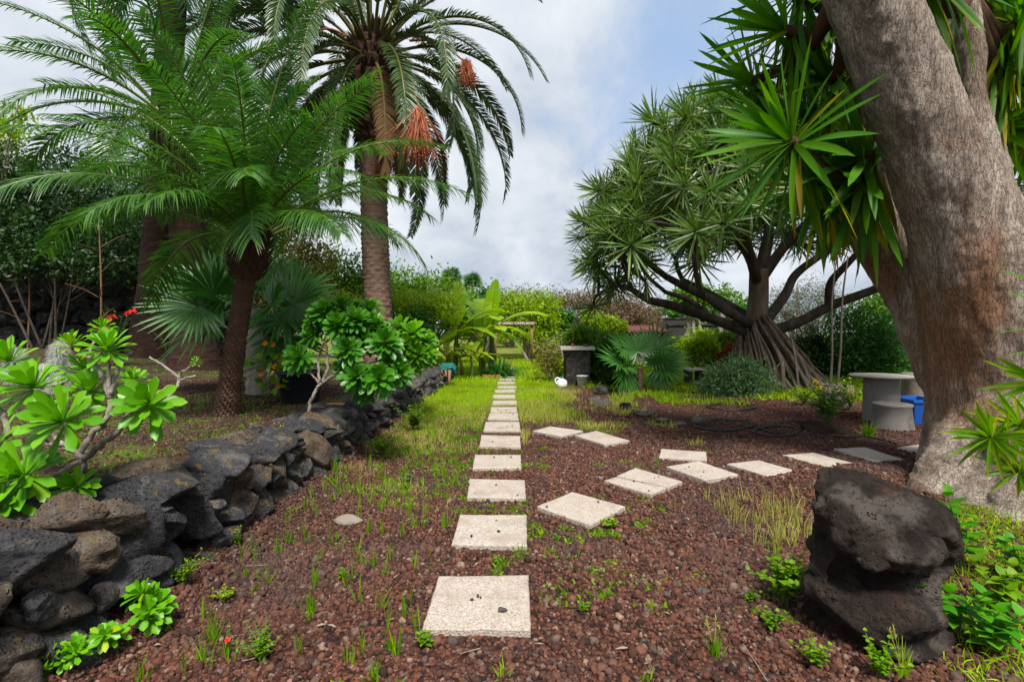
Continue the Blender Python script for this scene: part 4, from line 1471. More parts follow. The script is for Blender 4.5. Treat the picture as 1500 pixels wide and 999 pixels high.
# ------------------------------------------------------------------ the big leaning yucca
def make_yucca():
    r = np.random.default_rng(6)
    base = A(3.95, 4.35, 0)
    t = thing('giant_yucca', 'huge leaning grey yucca trunk with sword-leaf rosettes at the right edge', 'yucca tree', base)
    mb = MB()

    def limb(pts, rads, n=20):
        p = smoothpath([P(*q) for q in pts], 7)
        V, Q, T = tube(p, rads, n)
        mb.add(V, Q, T)
    k = 1 / 720.
    limb([(1520, 800, 4.35), (1508, 690, 4.35), (1490, 560, 4.35), (1462, 440, 4.33), (1412, 330, 4.3), (1358, 210, 4.25), (1318, 110, 4.2), (1276, 0, 4.15), (1235, -120, 4.1), (1190, -300, 4.1), (1160, -480, 4.15)],
         [.94, .75, .64, .57, .41, .325, .305, .315, .32, .25, .17])
    limb([(1440, 620, 4.45), (1405, 540, 4.65), (1355, 440, 5.0), (1300, 345, 5.2), (1262, 250, 5.3), (1240, 150, 5.3)], [.30, .34, .31, .31, .27, .22])
    limb([(1468, 420, 4.6), (1448, 300, 4.85), (1424, 180, 5.1), (1398, 60, 5.3), (1380, -60, 5.4), (1365, -260, 5.5), (1360, -420, 5.6)], [.3, .22, .2, .19, .18, .15, .1])
    limb([(1470, 460, 4.55), (1446, 280, 4.62), (1428, 140, 4.7), (1416, 0, 4.8), (1410, -60, 4.8)], [.3, .14, .1, .085, .08])
    # flare and surface roots
    for (pts, rad) in (([(1450, 640, 4.3), (1400, 700, 4.15), (1358, 732, 4.08), (1340, 760, 4.0)], [.4, .26, .15, .05]),
                       ([(1500, 660, 4.2), (1470, 740, 3.9), (1420, 770, 3.75), (1375, 790, 3.7)], [.55, .35, .22, .05]),
                       ([(1520, 640, 4.1), (1540, 730, 3.7), (1500, 775, 3.5), (1440, 800, 3.5)], [.6, .4, .24, .06]),
                       ([(1560, 640, 4.2), (1620, 740, 3.7), (1640, 800, 3.5)], [.6, .45, .2]),
                       ([(1480, 600, 4.6), (1440, 690, 5.0), (1420, 740, 5.3)], [.6, .4, .1])):
        limb(pts, rad)
    # burrs on the bark
    for (px, py, D, s) in ((1440, 228, 4.42, .085), (1412, 252, 4.06, .05), (1300, 60, 3.98, .06)):
        V, T = ico(3)
        mb.add(V * s * A(1, .8, 1.1) + P(px, py, D), None, T)

    def fn(V):
        q = V * A(1, 1, .35)
        low = np.clip(.75 - V[:, 2], 0, 1)
        return .03 * fbm(V * 2.2, 3, 2) + .014 * fbm(q * 11, 4, 5) + .016 * (.3 - np.abs(fbm(q * 15, 3, 28))) + .010 * (.3 - np.abs(fbm(q * 32, 3, 8))) + low * .035 * (1 - 2 * np.abs(fbm(V * A(2, 2, 13), 3, 12)))
    remesh(mb, .019, 'trunk', M['yuccabark'], fn, t, 5)
    # sword leaf rosettes, with skirts of older yellowing leaves
    ros = [  # px, py, D, axis, n, L, W
        (1158, 206, 4.5, (-.75, -.25, .35), 44, .80, .072), (1272, 225, 4.62, (-.3, -.75, .45), 44, .80, .09), (1215, 120, 4.9, (-.6, -.1, .6), 40, .85, .075),
        (1150, 45, 4.8, (-.8, .1, .35), 36, .8, .07), (1235, 30, 5.0, (-.35, -.3, .7), 36, .8, .075), (1100, 120, 5.3, (-.8, .1, .5), 36, .8, .062),
        (1205, 270, 5.1, (-.4, -.3, .3), 36, .75, .07), (1128, 165, 5.6, (-.7, 0, .5), 36, .8, .06), (1260, 130, 5.2, (-.2, -.4, .5), 36, .8, .08), (1170, -20, 5.0, (-.5, 0, .8), 36, .85, .07),
        (1480, 105, 5.0, (.7, -.3, .2), 40, .85, .075), (1500, 30, 4.9, (.6, -.3, .4), 40, .9, .075), (1462, 190, 5.2, (.6, -.2, -.05), 34, .75, .07), (1540, 150, 5.3, (.6, -.2, .2), 40, .9, .075),
        (1450, -10, 5.2, (.3, -.2, .8), 36, .9, .075), (1370, -40, 4.4, (-.1, -.5, .4), 30, .8, .08), (1268, 270, 4.7, (-.3, -.2, .1), 30, .75, .075), (1475, 60, 5.6, (.5, -.2, .2), 40, .95, .08),
        (1190, 190, 5.4, (-.3, -.2, .5), 34, .8, .07), (1155, -500, 4.15, (-.1, 0, 1), 44, .9, .08), (1100, -440, 4.2, (-.7, -.2, .6), 40, .9, .08), (1215, -450, 4.1, (.6, -.3, .6), 40, .9, .08), (1358, -440, 5.6, (.1, 0, 1), 44, .9, .08), (1405, -380, 5.5, (.7, -.2, .5), 40, .9, .08), (1300, -380, 5.5, (-.6, -.2, .6), 40, .9, .08)]
    ax1 = smoothpath([P(1490, 560, 4.35), P(1462, 440, 4.33), P(1412, 330, 4.3), P(1358, 210, 4.25), P(1318, 110, 4.2), P(1276, 0, 4.15), P(1235, -120, 4.1)], 5)

    def cull(mb):
        """drops leaves that would pierce the trunk"""
        for i, vp in ((0, 21), (1, 18)):
            V = mb.V[i].reshape(-1, vp, 3)
            dd = np.linalg.norm(V[:, :, None] - ax1[None, None], axis=3).min(2).min(1)
            ok = dd > .40
            q = mb.Q[i].reshape(len(V), -1, 4)
            mb.Q[i] = q[ok].reshape(-1, 4)
    for (px, py, D, axs, n, L, W) in ros:
        mb = MB()
        n, W = int(n * 1.2), W * .92
        rosette(mb, P(px, py, D), axs, n, L, W, 8, 112, .10, 'strap', .22, 6, -.15, .12, r, .05, .1, .12)
        # skirt hanging below
        m = 18
        a = r.uniform(0, 2 * PI, m)
        ax_ = unit(A(*axs))
        dd = np.stack([np.cos(a) * .55, np.sin(a) * .55, -1 + 0 * a], -1) - ax_ * .35 + r.normal(0, .1, (m, 3))
        add_blades(mb, P(px, py, D) - ax_ * .1 + r.normal(0, .05, (m, 3)), dd, L * r.uniform(.6, 1.0, m), W * r.uniform(.7, 1, m), .3, 5,
                   np.stack([np.cos(a), np.sin(a), 0 * a], -1), .25, 'strap', np.clip(r.normal(.2, .26, m), -.1, 1.0), .25)
        cull(mb)
        if sum(len(q) for q in mb.Q) < 320:
            continue
        mb.build('rosette_leaves', M['yucca'], t)
        # the stem that carries it
        q = A(*P(px, py, D))
        near = P(1165, -440, 4.15) if py < -300 and px < 1250 else P(1362, -390, 5.55) if py < -300 else P(1262, 250, 4.7) if px < 1300 and py > 140 else P(1245, -30, 4.2) if px < 1330 else P(1416, 0, 4.8)
        mb = MB()
        V, Q, T = tube(smoothpath([q, (q + near) / 2 + A(.1, .1, -.15), near], 6), [.05, .07, .09], 8)
        mb.add(V, Q, T).build('branch', M['fibre'], t)


make_yucca()

def onground(px, py, D):
    b = P(px, py, D)
    b[2] = float(ground_z(b[0], b[1]))
    return b


def gpt(px, py):
    """the point of the ground sheet seen at a place of the photograph"""
    z = 0.0
    for _ in range(12):
        q = G(px, py, z)
        z = float(ground_z(q[0], q[1]))
    q[2] = z
    return q


# ------------------------------------------------------------------ aeoniums with bare branching stems
def aeonium(name_label, base, branches, ros, mat, seed, Dfun, L, W, n=30, group=None, smat='twig'):
    r = np.random.default_rng(seed)
    t = thing('tree_aeonium', name_label, 'succulent', base, group)
    mb = MB()
    for pts, r0, r1 in branches:
        r0, r1 = r0 * .72, r1 * .72
        p = smoothpath([P(x, y, Dfun(x, y) + d) for x, y, d in pts], 6)
        p[1:-1] += r.normal(0, .006 * r0 / .02, p[1:-1].shape)
        V, Q, T = tube(p, [r0, (r0 + r1) / 2 * 1.02, r1], 9, True, lambda u, a: 1 + .025 * np.sin(len(p) * 9 * u) + .03 * np.sin(3 * a + 30 * u))
        mb.add(V, Q, T)
    mb.build('branch', M[smat], t)
    for x, y, d, s, ax, tn in ros:
        c = P(x, y, Dfun(x, y) + d)
        m = MB()
        rosette(m, c, unit(A(*ax)), n, L * s, W * s, 12, 104, .16, 'spat', .30, 7, -.15 + tn, .22 + tn, r, .012, .10, -.05)
        # a tight heart of young leaves
        rosette(m, c + unit(A(*ax)) * .012 * s, unit(A(*ax)), 10, L * s * .42, W * s * .5, 5, 55, .0, 'spat', .3, 5, .1 + tn, .3 + tn, r, .004)
        m.build('leaf_rosette', M[mat], t)


aeonium('bright green branching aeonium in front at the left edge above the stone wall', onground(120, 700, 2.75),
        [([(118, 712, .12), (121, 690, .03), (123, 672, 0)], .026, .023), ([(123, 672, 0), (150, 650, -.03), (176, 628, -.03), (192, 600, 0), (212, 592, 0)], .023, .015),
         ([(123, 672, 0), (100, 655, 0), (75, 650, -.05), (60, 640, -.08)], .02, .014), ([(115, 668, .02), (135, 636, .06), (158, 612, .06), (161, 585, .08)], .022, .018),
         ([(161, 585, .08), (152, 556, .12), (138, 530, .16), (118, 518, .2), (106, 506, .2)], .017, .011), ([(161, 585, .08), (160, 550, .1), (158, 520, .12)], .016, .012),
         ([(163, 578, .08), (172, 545, .12), (180, 525, .16), (194, 517, .18)], .016, .011), ([(130, 520, .18), (140, 495, .24), (150, 484, .3)], .011, .008),
         ([(195, 603, .0), (235, 595, .12), (253, 573, .2), (262, 557, .25), (245, 540, .3), (219, 523, .32)], .016, .008), ([(262, 557, .25), (275, 553, .27), (287, 551, .28)], .012, .008),
         ([(262, 557, .25), (265, 545, .27), (282, 537, .28), (286, 530, .28)], .01, .006), ([(20, 680, -.05), (12, 640, -.02), (5, 608, 0), (-8, 590, 0)], .022, .017),
         ([(123, 672, .05), (90, 690, -.1), (60, 710, -.2), (30, 715, -.25)], .018, .013), ([(123, 672, .03), (85, 645, .1), (60, 620, .2), (45, 590, .2)], .018, .012), ([(100, 556, .1), (80, 565, .1), (60, 568, .15)], .013, .01),
         ([(123, 680, 0), (112, 700, -.1), (110, 712, -.12)], .014, .01)],
        [(93, 618, -.22, 1.08, (-.05, -.8, .6), 0), (219, 594, -.02, 1.0, (.25, -.8, .55), .02), (50, 567, .1, 1.1, (-.2, -.5, .8), .0), (34, 697, -.3, 1.05, (-.1, -.75, .65), 0),
         (15, 528, .2, .9, (-.2, -.5, .8), .12), (157, 512, .12, .85, (.05, -.3, .95), .05), (132, 575, .15, .9, (.1, -.4, .9), 0), (150, 481, .3, .42, (.1, -.2, 1), .25), (105, 504, .2, .5, (-.2, -.2, .9), .42),
         (112, 712, -.15, .62, (.15, -.8, .5), 0), (-8, 650, -.1, .95, (-.3, -.6, .7), 0), (2, 735, -.35, .9, (0, -.8, .6), 0), (287, 530, .28, .16, (0, -.2, 1), .2), (128, 545, .3, .8, (0, -.3, .95), .05), (195, 560, .4, .6, (.1, -.4, .9), 0)],
        'aeonium', 71, lambda x, y: 2.62, .18, .048, 32)

aeonium('dark green rounded aeonium on a forked pale stem growing from the wall top', onground(452, 614, 5.0),
        [([(449, 616, 0), (455, 590, 0), (465, 568, 0), (473, 560, 0)], .026, .022), ([(473, 560, 0), (480, 540, 0), (478, 510, .05), (470, 480, .1), (465, 455, .1)], .022, .014),
         ([(473, 560, 0), (490, 550, -.05), (510, 540, -.1), (530, 520, -.1), (548, 512, -.1)], .026, .014), ([(468, 560, 0), (466, 530, .1), (472, 508, .1), (482, 497, .1), (495, 485, .1)], .02, .013),
         ([(488, 550, -.05), (505, 535, .1), (515, 505, .2), (525, 470, .2)], .018, .012), ([(468, 562, 0), (455, 548, .0), (440, 538, .05)], .015, .011), ([(505, 546, -.1), (530, 548, -.15), (545, 552, -.15)], .016, .011),
         ([(520, 530, -.1), (550, 530, .0), (572, 520, .1)], .014, .01)],
        [(477, 458, .1, 1.1, (-.1, -.6, .8), 0), (500, 452, .2, 1., (.1, -.4, .9), .05), (466, 474, .15, .95, (-.4, -.6, .6), 0), (522, 470, .1, 1.05, (.1, -.6, .7), 0), (545, 477, .2, 1., (.3, -.5, .8), .05),
         (564, 502, .0, 1.15, (.35, -.75, .5), .03), (510, 512, -.15, 1.0, (0, -.85, .4), 0), (440, 524, .0, 1.1, (-.3, -.8, .5), .0), (524, 552, -.2, 1.05, (.0, -.8, .5), -.03), (555, 555, -.2, 1.1, (.3, -.8, .4), -.03),
         (495, 477, .0, 1., (0, -.7, .7), 0), (552, 488, .2, 1., (.3, -.5, .7), 0), (572, 528, .05, 1., (.5, -.6, .5), 0), (535, 500, .1, 1., (.2, -.5, .7), 0), (540, 455, .4, 1., (.2, -.3, .9), .05), (462, 490, .1, .9, (-.5, -.6, .4), 0),
         (512, 490, .1, .9, (.1, -.7, .6), 0), (508, 538, -.05, .85, (.0, -.8, .3), -.03), (535, 570, -.1, .9, (.1, -.8, .1), -.04), (585, 548, 0, .9, (.5, -.6, .3), 0), (520, 455, .4, .9, (0, -.3, .9), .05)],
        'aeonium_dark', 72, lambda x, y: 5.0, .175, .048, 44, None, 'twig')

aeonium('bright yellow-green aeonium mound at the wall behind the forked one', onground(600, 545, 7.8),
        [([(600, 548, 0), (600, 530, 0), (598, 505, 0)], .03, .02), ([(600, 530, 0), (585, 515, 0), (578, 495, .1)], .02, .015), ([(600, 530, 0), (615, 510, 0), (620, 495, .1)], .02, .015)],
        [(588, 482, .1, 1, (-.1, -.5, .8), .12), (604, 490, 0, 1, (.1, -.6, .7), .1), (622, 500, .1, .9, (.3, -.5, .7), .1), (596, 508, -.1, .95, (0, -.7, .5), .05), (612, 520, -.1, .9, (.2, -.7, .4), .05), (580, 502, .1, .9, (-.3, -.5, .7), .1), (625, 520, 0, .8, (.4, -.5, .5), .05), (604, 534, -.1, .85, (0, -.7, .4), .0), (590, 525, -.1, .85, (-.1, -.7, .4), .0)],
        'aeonium', 73, lambda x, y: 7.8, .27, .075, 34)


def seedling(px, py, s, label, seed, k=5):
    r = np.random.default_rng(seed)
    b = gpt(px, py)
    t = thing('young_aeonium', label, 'succulent', b, 'young aeoniums at the foot of the wall')
    st = MB()
    for q in range(k):
        a = r.uniform(0, 2 * PI)
        c = b + A(math.cos(a) * s * .5, math.sin(a) * s * .35, s * r.uniform(.35, 1.05)) * (1 if q else A(.1, .1, 1.1))
        V, Q, T = tube(smoothpath([b - A(0, 0, .02), (b + c) / 2 + A(0, 0, .01), c], 4), .006, 6)
        st.add(V, Q, T)
        m = MB()
        rosette(m, c, unit(A(math.cos(a) * .5, math.sin(a) * .4 - .5, .8)), 16, s * .62, s * .24, 12, 100, .12, 'spat', .3, 6, 0, .25, r, .004)
        m.build('leaf_rosette', M['aeonium'], t)
    st.build('stem', M['stem'], t)


seedling(210, 915, .125, 'largest young green aeonium rosette in front of the wall', 1, 6)
seedling(150, 955, .095, 'small young aeonium between the largest one and the frame corner', 2, 4)
seedling(92, 985, .085, 'young aeonium lowest at the wall foot, in the corner', 3, 5)


# ------------------------------------------------------------------ leafy herbs and weeds
def herb(name, label, cat, b, stems, h, L, W, mat, seed, per=5, lean=.45, prof='ovate', droop=.25, group=None, pairs=True, flower=None, tone=0., nseg=4, smat='stem'):
    r = np.random.default_rng(seed)
    t = thing(name, label, cat, b, group)
    sm, lm = MB(), MB()
    tips = []
    for k in range(stems):
        a = r.uniform(0, 2 * PI)
        l = abs(r.normal(0, lean)) + .1
        hh = h * r.uniform(.55, 1.1)
        tip = b + A(math.cos(a) * l, math.sin(a) * l, 1) * hh
        mid = b + A(math.cos(a) * l * .3, math.sin(a) * l * .3, .55) * hh
        p = smoothpath([b - A(0, 0, .02) + r.normal(0, .008, 3), mid, tip], 5)
        V, Q, T = tube(p, [.011 * h ** .5, .006 * h ** .5, .003 * h ** .5], 5)
        sm.add(V, Q, T)
        tips.append(tip)
        for q in range(per):
            f = .25 + .75 * (q + 1) / per
            c = p[0] * 0 + np.array([np.interp(f, np.linspace(0, 1, len(p)), p[:, i]) for i in range(3)])
            a0 = q * 1.57 + k
            for s in ((0, PI) if pairs else (0,)):
                aa = a0 + s + r.normal(0, .2)
                d = A(math.cos(aa), math.sin(aa), r.uniform(.1, .55) + (.8 if q == per - 1 else 0))
                add_blades(lm, c[None], d[None], L * r.uniform(.7, 1.15) * (1.1 - .45 * f), W * r.uniform(.8, 1.1) * (1.1 - .4 * f), droop * r.uniform(.4, 1.4), nseg, None, .22, prof, tone + r.normal(0, .08), .04)
    sm.build('stem', M[smat], t)
    lm.build('foliage', M[mat], t)
    if flower:
        fm, fs, fn = flower
        for k in range(fn):
            m = MB()
            c = tips[k % len(tips)] + A(0, -.01, .012)
            rosette(m, c, unit(A(r.normal(0, .3), -.6, .7)), 9, fs, fs * .8, 30, 85, .1, 'ovate', .1, 4, 0, 0, r, .001)
            m.build('flower', M[fm], t)
    return t


def tuft(label, px, py, h, n, mat, seed, w=.006, lean=.25, droop=.25, group='grass tufts on the gravel', heads=0):
    r = np.random.default_rng(seed)
    b = gpt(px, py)
    if heads:
        t = thing('grass_tuft', label, 'grass tuft', b, group)
    mb = MB()
    a = r.uniform(0, 2 * PI, n)
    l = np.abs(r.normal(0, lean, n))
    d = np.stack([np.cos(a) * l, np.sin(a) * l, 1 + 0 * a], -1)
    bb = b + np.stack([r.normal(0, .012, n), r.normal(0, .012, n), np.full(n, -.01)], -1)
    a2 = r.uniform(0, 2 * PI, n)
    add_blades(mb, bb, d, h * r.uniform(.5, 1.1, n), w * r.uniform(.7, 1.3, n), droop * r.uniform(.2, 1.4, n), 5, np.stack([np.cos(a2), np.sin(a2), 0 * a2], -1), .2, 'grass', r.normal(0, .12, n), .12)
    if not heads:
        o = mb.build('grass_tuft', M[mat], origin=b)
        tag(o, label, 'grass tuft', group)
        return
    mb.build('blades', M[mat], t)
    hm = MB()
    for k in range(heads):
        a = r.uniform(0, 2 * PI)
        tip = b + A(math.cos(a) * .25, math.sin(a) * .25, 1) * h * r.uniform(.8, 1.2)
        V, Q, T = tube(smoothpath([b, b * .5 + tip * .5 + A(0, 0, .01), tip], 4), .0013, 4)
        hm.add(V, Q, T)
        m = 22
        f = r.uniform(.72, 1.0, m)[:, None]
        add_blades(hm, b * (1 - f) + tip * f, r.normal(0, .5, (m, 3)) + A(0, 0, 1), .018, .004, 0, 2, None, 0, 'grass', .3)
    hm.build('seed_head', M['straw'], t)


tuft('upright bright grass tuft left of the nearest slab, lower of two', 576, 952, .105, 16, 'weed', 1, .011, .12)
tuft('thin tall weed tuft farther left of the nearest slab', 455, 898, .15, 20, 'weed', 2, .007, .2)
tuft('splayed grass tuft at the bottom edge below the wall seedlings', 550, 992, .13, 18, 'weed', 3, .008, .4)
tuft('grass tuft with faded flower heads standing alone on the open gravel', 1046, 958, .12, 24, 'weed', 4, .007, .22, heads=4)
tuft('wide spreading grass tuft below the nearest slab', 738, 990, .09, 34, 'grass', 5, .006, .7)
tuft('small tuft touching the right edge of the second slab', 765, 812, .12, 9, 'weed', 6, .007, .15)
tuft('faded tall grass tuft rising behind the lava boulder', 1137, 812, .26, 24, 'straw', 7, .005, .16, heads=6)
tuft('seeding grass tuft on the far side of the lava boulder', 1172, 772, .24, 22, 'straw', 8, .005, .2, heads=6)
tuft('green grass tuft right in front of the boulder foot', 1322, 992, .2, 14, 'grass', 9, .006, .2, heads=3)
tuft('tall thin weed in the gravel half way to the wall', 540, 780, .17, 14, 'weed', 10, .008, .14)
tuft('lone grass blades close to the bottom right of the gravel', 950, 998, .09, 9, 'weed', 11, .007, .3)
tuft('tall green grass clump close to the wall half way along it', 490, 690, .24, 26, 'weed', 12, .008, .25)
tuft('bright round grass clump in front of the stone stool', 1271, 640, .26, 70, 'weed', 13, .02, .45, group='garden plants near the table')
W_ = 'leafy weeds on the gravel'
herb('leafy_weed', 'lime green clover-like weed cushion against the boulder', 'weed', gpt(1148, 885), 34, .24, .048, .04, 'weed', 21, 6, .55, group=W_)
herb('leafy_weed', 'small lime weed left of the boulder cushion', 'weed', gpt(1098, 885), 6, .07, .03, .024, 'weed', 22, 3, .5, group=W_)
herb('leafy_weed', 'lime weed below the boulder cushion', 'weed', gpt(1130, 925), 9, .1, .034, .026, 'weed', 23, 4, .5, group=W_)
herb('leafy_weed', 'fresh green weed at the left foot of the boulder', 'weed', gpt(1200, 985), 8, .11, .034, .028, 'weed', 24, 4, .4, group=W_)
herb('leafy_weed', 'bushy green weed directly before the boulder', 'weed', gpt(1288, 996), 12, .15, .034, .026, 'weed', 25, 5, .3, group=W_)
herb('leafy_weed', 'feathery weed with one red bloom at the bottom left', 'weed', gpt(385, 968), 18, .13, .03, .014, 'weed', 26, 6, .6, group=W_, flower=('red', .014, 1))
herb('leafy_weed', 'low green weed at the wall foot behind the largest seedling', 'weed', gpt(266, 858), 14, .14, .035, .014, 'weed', 27, 5, .7, group=W_)
herb('leafy_weed', 'tiny round weed right of the nearest slab', 'weed', gpt(856, 898), 6, .05, .026, .02, 'weed', 28, 3, .4, group=W_)
herb('leafy_weed', 'yellow-green weed at the near corner of the diamond slab', 'weed', gpt(897, 775), 12, .07, .035, .028, 'bright', 29, 3, .7, group=W_)
herb('leafy_weed', 'grey-green flat weed between wall and third slab', 'weed', gpt(598, 706), 9, .06, .09, .024, 'lavender', 30, 2, .9, group=W_)
herb('leafy_weed', 'bright weed clump below the nearest slab', 'weed', gpt(626, 948), 7, .055, .035, .024, 'weed', 31, 3, .5, group=W_)
herb('leafy_weed', 'pale weed mat on the gravel near the wall seedlings', 'weed', gpt(330, 880), 16, .06, .025, .016, 'bright', 32, 4, .9, group=W_)
herb('leafy_weed', 'weed with upright shoots in the middle of the left gravel', 'weed', gpt(500, 852), 7, .06, .03, .02, 'weed', 33, 3, .4, group=W_)
herb('leafy_weed', 'dark green weed beside the second slab of the path', 'weed', gpt(815, 792), 10, .03, .03, .014, 'hedge', 34, 3, .9, group=W_)
herb('leafy_weed', 'light weed patch between the first and second slab', 'weed', gpt(728, 828), 8, .045, .028, .02, 'weed', 35, 3, .7, group=W_)
herb('leafy_weed', 'green weed under the overhanging wall stones', 'weed', gpt(345, 800), 14, .1, .035, .016, 'weed', 36, 4, .7, group=W_)
herb('leafy_weed', 'bright weed growing at the foot of the wall half way along', 'weed', gpt(560, 668), 22, .2, .06, .03, 'weed', 37, 5, .5, group=W_)
herb('leafy_weed', 'tall leafy weed where the wall meets the dry grass', 'weed', gpt(608, 632), 26, .32, .08, .045, 'hedge', 38, 6, .5, group=W_)
# nettle-like plants by the trunk
S_ = 'broad leaved plants at the foot of the big trunk'
herb('leafy_plant', 'tall broad leaved plant with paired leaves against the trunk base', 'plant', onground(1408, 832, 2.75), 4, .40, .15, .075, 'mint', 41, 5, .12, group=S_)
herb('leafy_plant', 'broad leaved plant right of the boulder, lower shoots', 'plant', onground(1398, 950, 2.18), 5, .24, .12, .07, 'mint', 42, 4, .4, group=S_)
herb('leafy_plant', 'broad leaved plant in the lower right corner', 'plant', onground(1450, 985, 2.06), 6, .2, .12, .075, 'mint', 43, 4, .45, group=S_)
herb('leafy_plant', 'yellowing broad leaved plant near the right edge', 'plant', onground(1470, 910, 2.35), 6, .22, .11, .07, 'weed', 44, 4, .5, group=S_)
herb('leafy_plant', 'green shoot at the right edge below the trunk', 'plant', onground(1492, 860, 2.6), 4, .25, .12, .07, 'mint', 45, 4, .4, group=S_)


# spiky flowering plant leaning in from the right edge
def edge_plant():
    r = np.random.default_rng(9)
    b = onground(1530, 900, 2.5)
    t = thing('spiky_plant', 'light green narrow leaved plant with pale tips leaning in from the right edge', 'plant', b)
    st = MB()
    for q, (x, y, D, s) in enumerate(((1452, 640, 2.3, 1.), (1494, 622, 2.35, 1.), (1492, 690, 2.3, .8), (1525, 560, 2.5, 1.2))):
        c = P(x, y, D)
        V, Q, T = tube(smoothpath([b, b * .5 + c * .5 + A(.12, 0, .1), c], 6), [.009, .006], 6)
        st.add(V, Q, T)
        m = MB()
        rosette(m, c, unit(A(-.9, -.2, .25)), 26, .20 * s, .022 * s, 6, 110, .12, 'lance', .3, 5, .0, .3, r, .004, .3, .35)
        rosette(m, c + A(.06, 0, .01), unit(A(-.9, -.2, .25)), 16, .16 * s, .02 * s, 40, 130, .2, 'lance', .3, 5, .1, .4, r, .004, .3, .35)
        m.build('leaf_whorl', M['weed'], t)
        f = MB()
        for k in range(26):
            V, T = ico(1)
            f.add(V * .006 + c + A(.05, 0, .012) + r.normal(0, 1, 3) * A(.035, .02, .012), None, T)
        f.build('blossoms', M['ochre'], t)
    st.build('stem', M['stem'], t)
    m = MB()
    for (x, y, D, dx, dz) in ((1520, 415, 2.6, -.3, .12), (1525, 445, 2.6, -.3, .1), (1515, 480, 2.5, -.28, 0), (1530, 512, 2.5, -.3, 0), (1520, 585, 2.45, -.16, 0)):
        add_blades(m, P(x, y, D)[None], A(-1, -.1, .35 if dz else -.1)[None], .24, .02, .05, 5, None, .25, 'lance', 0.)
    m.build('leaf', M['mint'], t)


edge_plant()


# ------------------------------------------------------------------ shrubs and background trees
def shrub(name, label, cat, pyb, D, blobs, n, size, mat, seed, stems=4, srad=.03, group=None, clump=.16, asp=.45, up=.35, fill=.45, smat='twig', depth=None, per=26, px=None):
    """blobs in photograph pixels at distance D: (px, py, rx, ry[, dD])"""
    r = np.random.default_rng(seed)
    k = D / F
    B = []
    for q in blobs:
        c = P(q[0], q[1], D + (q[4] if len(q) > 4 else 0))
        B.append((c[0], c[1], c[2], q[2] * k, (depth or (q[2] * k * .8)), q[3] * k))
    cx = px if px is not None else float(np.mean([q[0] for q in blobs]))
    base = onground(cx, pyb, D)
    t = thing(name, label, cat, base, group)
    mb = MB()
    leafcloud(mb, B, n, size, r, clump, asp, fill, per, up)
    mb.V[0][:, 2] = np.maximum(mb.V[0][:, 2], ground_z(mb.V[0][:, 0], mb.V[0][:, 1]) + .01)
    mb.build('crown' if cat == 'tree' else 'foliage', M[mat], t)
    sm = MB()
    for q in range(stems):
        b = B[q % len(B)]
        e = A(*b[:3]) + r.normal(0, .45, 3) * A(*b[3:6])
        s = base + A(r.normal(0, .12), r.normal(0, .12), -.05) * min(1., b[3])
        m_ = s * .55 + e * .45 + r.normal(0, .06, 3) * b[3] + A(0, 0, .1 * (e[2] - s[2]))
        V, Q, T = tube(smoothpath([s, m_, e], 5), [srad, srad * .7, srad * .25], 7)
        sm.add(V, Q, T)
        for w in range(3):
            e2 = A(*b[:3]) + r.normal(0, .6, 3) * A(*b[3:6])
            V, Q, T = tube(smoothpath([m_, (m_ + e2) / 2 + r.normal(0, .05, 3) * b[3], e2], 4), [srad * .5, srad * .15], 5)
            sm.add(V, Q, T)
    sm.build('trunk' if cat == 'tree' else 'stem', M[smat], t)
    return t


BT = 'trees closing the garden behind'
# left side
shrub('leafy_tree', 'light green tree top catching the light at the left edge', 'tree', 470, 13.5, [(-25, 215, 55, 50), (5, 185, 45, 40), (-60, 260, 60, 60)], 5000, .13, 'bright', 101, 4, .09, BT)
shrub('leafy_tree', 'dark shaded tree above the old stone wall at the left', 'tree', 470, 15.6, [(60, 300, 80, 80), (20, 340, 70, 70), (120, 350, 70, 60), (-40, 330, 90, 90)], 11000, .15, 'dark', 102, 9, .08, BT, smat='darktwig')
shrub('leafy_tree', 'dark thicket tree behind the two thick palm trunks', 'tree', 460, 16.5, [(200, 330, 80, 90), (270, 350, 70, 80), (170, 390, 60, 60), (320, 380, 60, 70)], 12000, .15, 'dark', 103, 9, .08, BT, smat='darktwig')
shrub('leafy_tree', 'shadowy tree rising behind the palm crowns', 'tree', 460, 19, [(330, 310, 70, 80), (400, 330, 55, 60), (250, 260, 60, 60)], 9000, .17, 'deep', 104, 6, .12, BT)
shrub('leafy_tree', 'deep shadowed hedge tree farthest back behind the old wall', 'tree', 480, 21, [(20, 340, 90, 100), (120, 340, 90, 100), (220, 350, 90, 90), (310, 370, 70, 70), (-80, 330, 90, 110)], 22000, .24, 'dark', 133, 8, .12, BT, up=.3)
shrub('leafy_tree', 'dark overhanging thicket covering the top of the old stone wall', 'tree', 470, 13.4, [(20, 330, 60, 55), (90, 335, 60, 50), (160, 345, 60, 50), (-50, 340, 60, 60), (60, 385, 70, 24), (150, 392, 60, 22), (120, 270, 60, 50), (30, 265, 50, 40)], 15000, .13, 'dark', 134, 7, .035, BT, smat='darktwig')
shrub('leafy_bush', 'yellow-green bush before the slim pale trees and far wall', 'shrub', 522, 20, [(1000, 508, 22, 14), (1030, 500, 24, 16), (1056, 506, 20, 14), (985, 512, 16, 10)], 4500, .14, 'bright', 135, 5, .03)
shrub('ochre_bush', 'ochre-green bush with drooping sprays right of the scaly palm trunk', 'shrub', 500, 11.5, [(425, 385, 45, 42), (455, 410, 40, 45), (410, 420, 40, 40), (470, 375, 25, 25)], 7500, .085, 'ochre', 105, 7, .04, None, .2)
shrub('leafy_bush', 'mid green bush between the ochre bush and the tall palm trunk', 'shrub', 500, 15, [(500, 410, 38, 45), (525, 430, 30, 40), (480, 440, 30, 35)], 6000, .12, 'hedge', 106, 6, .05)
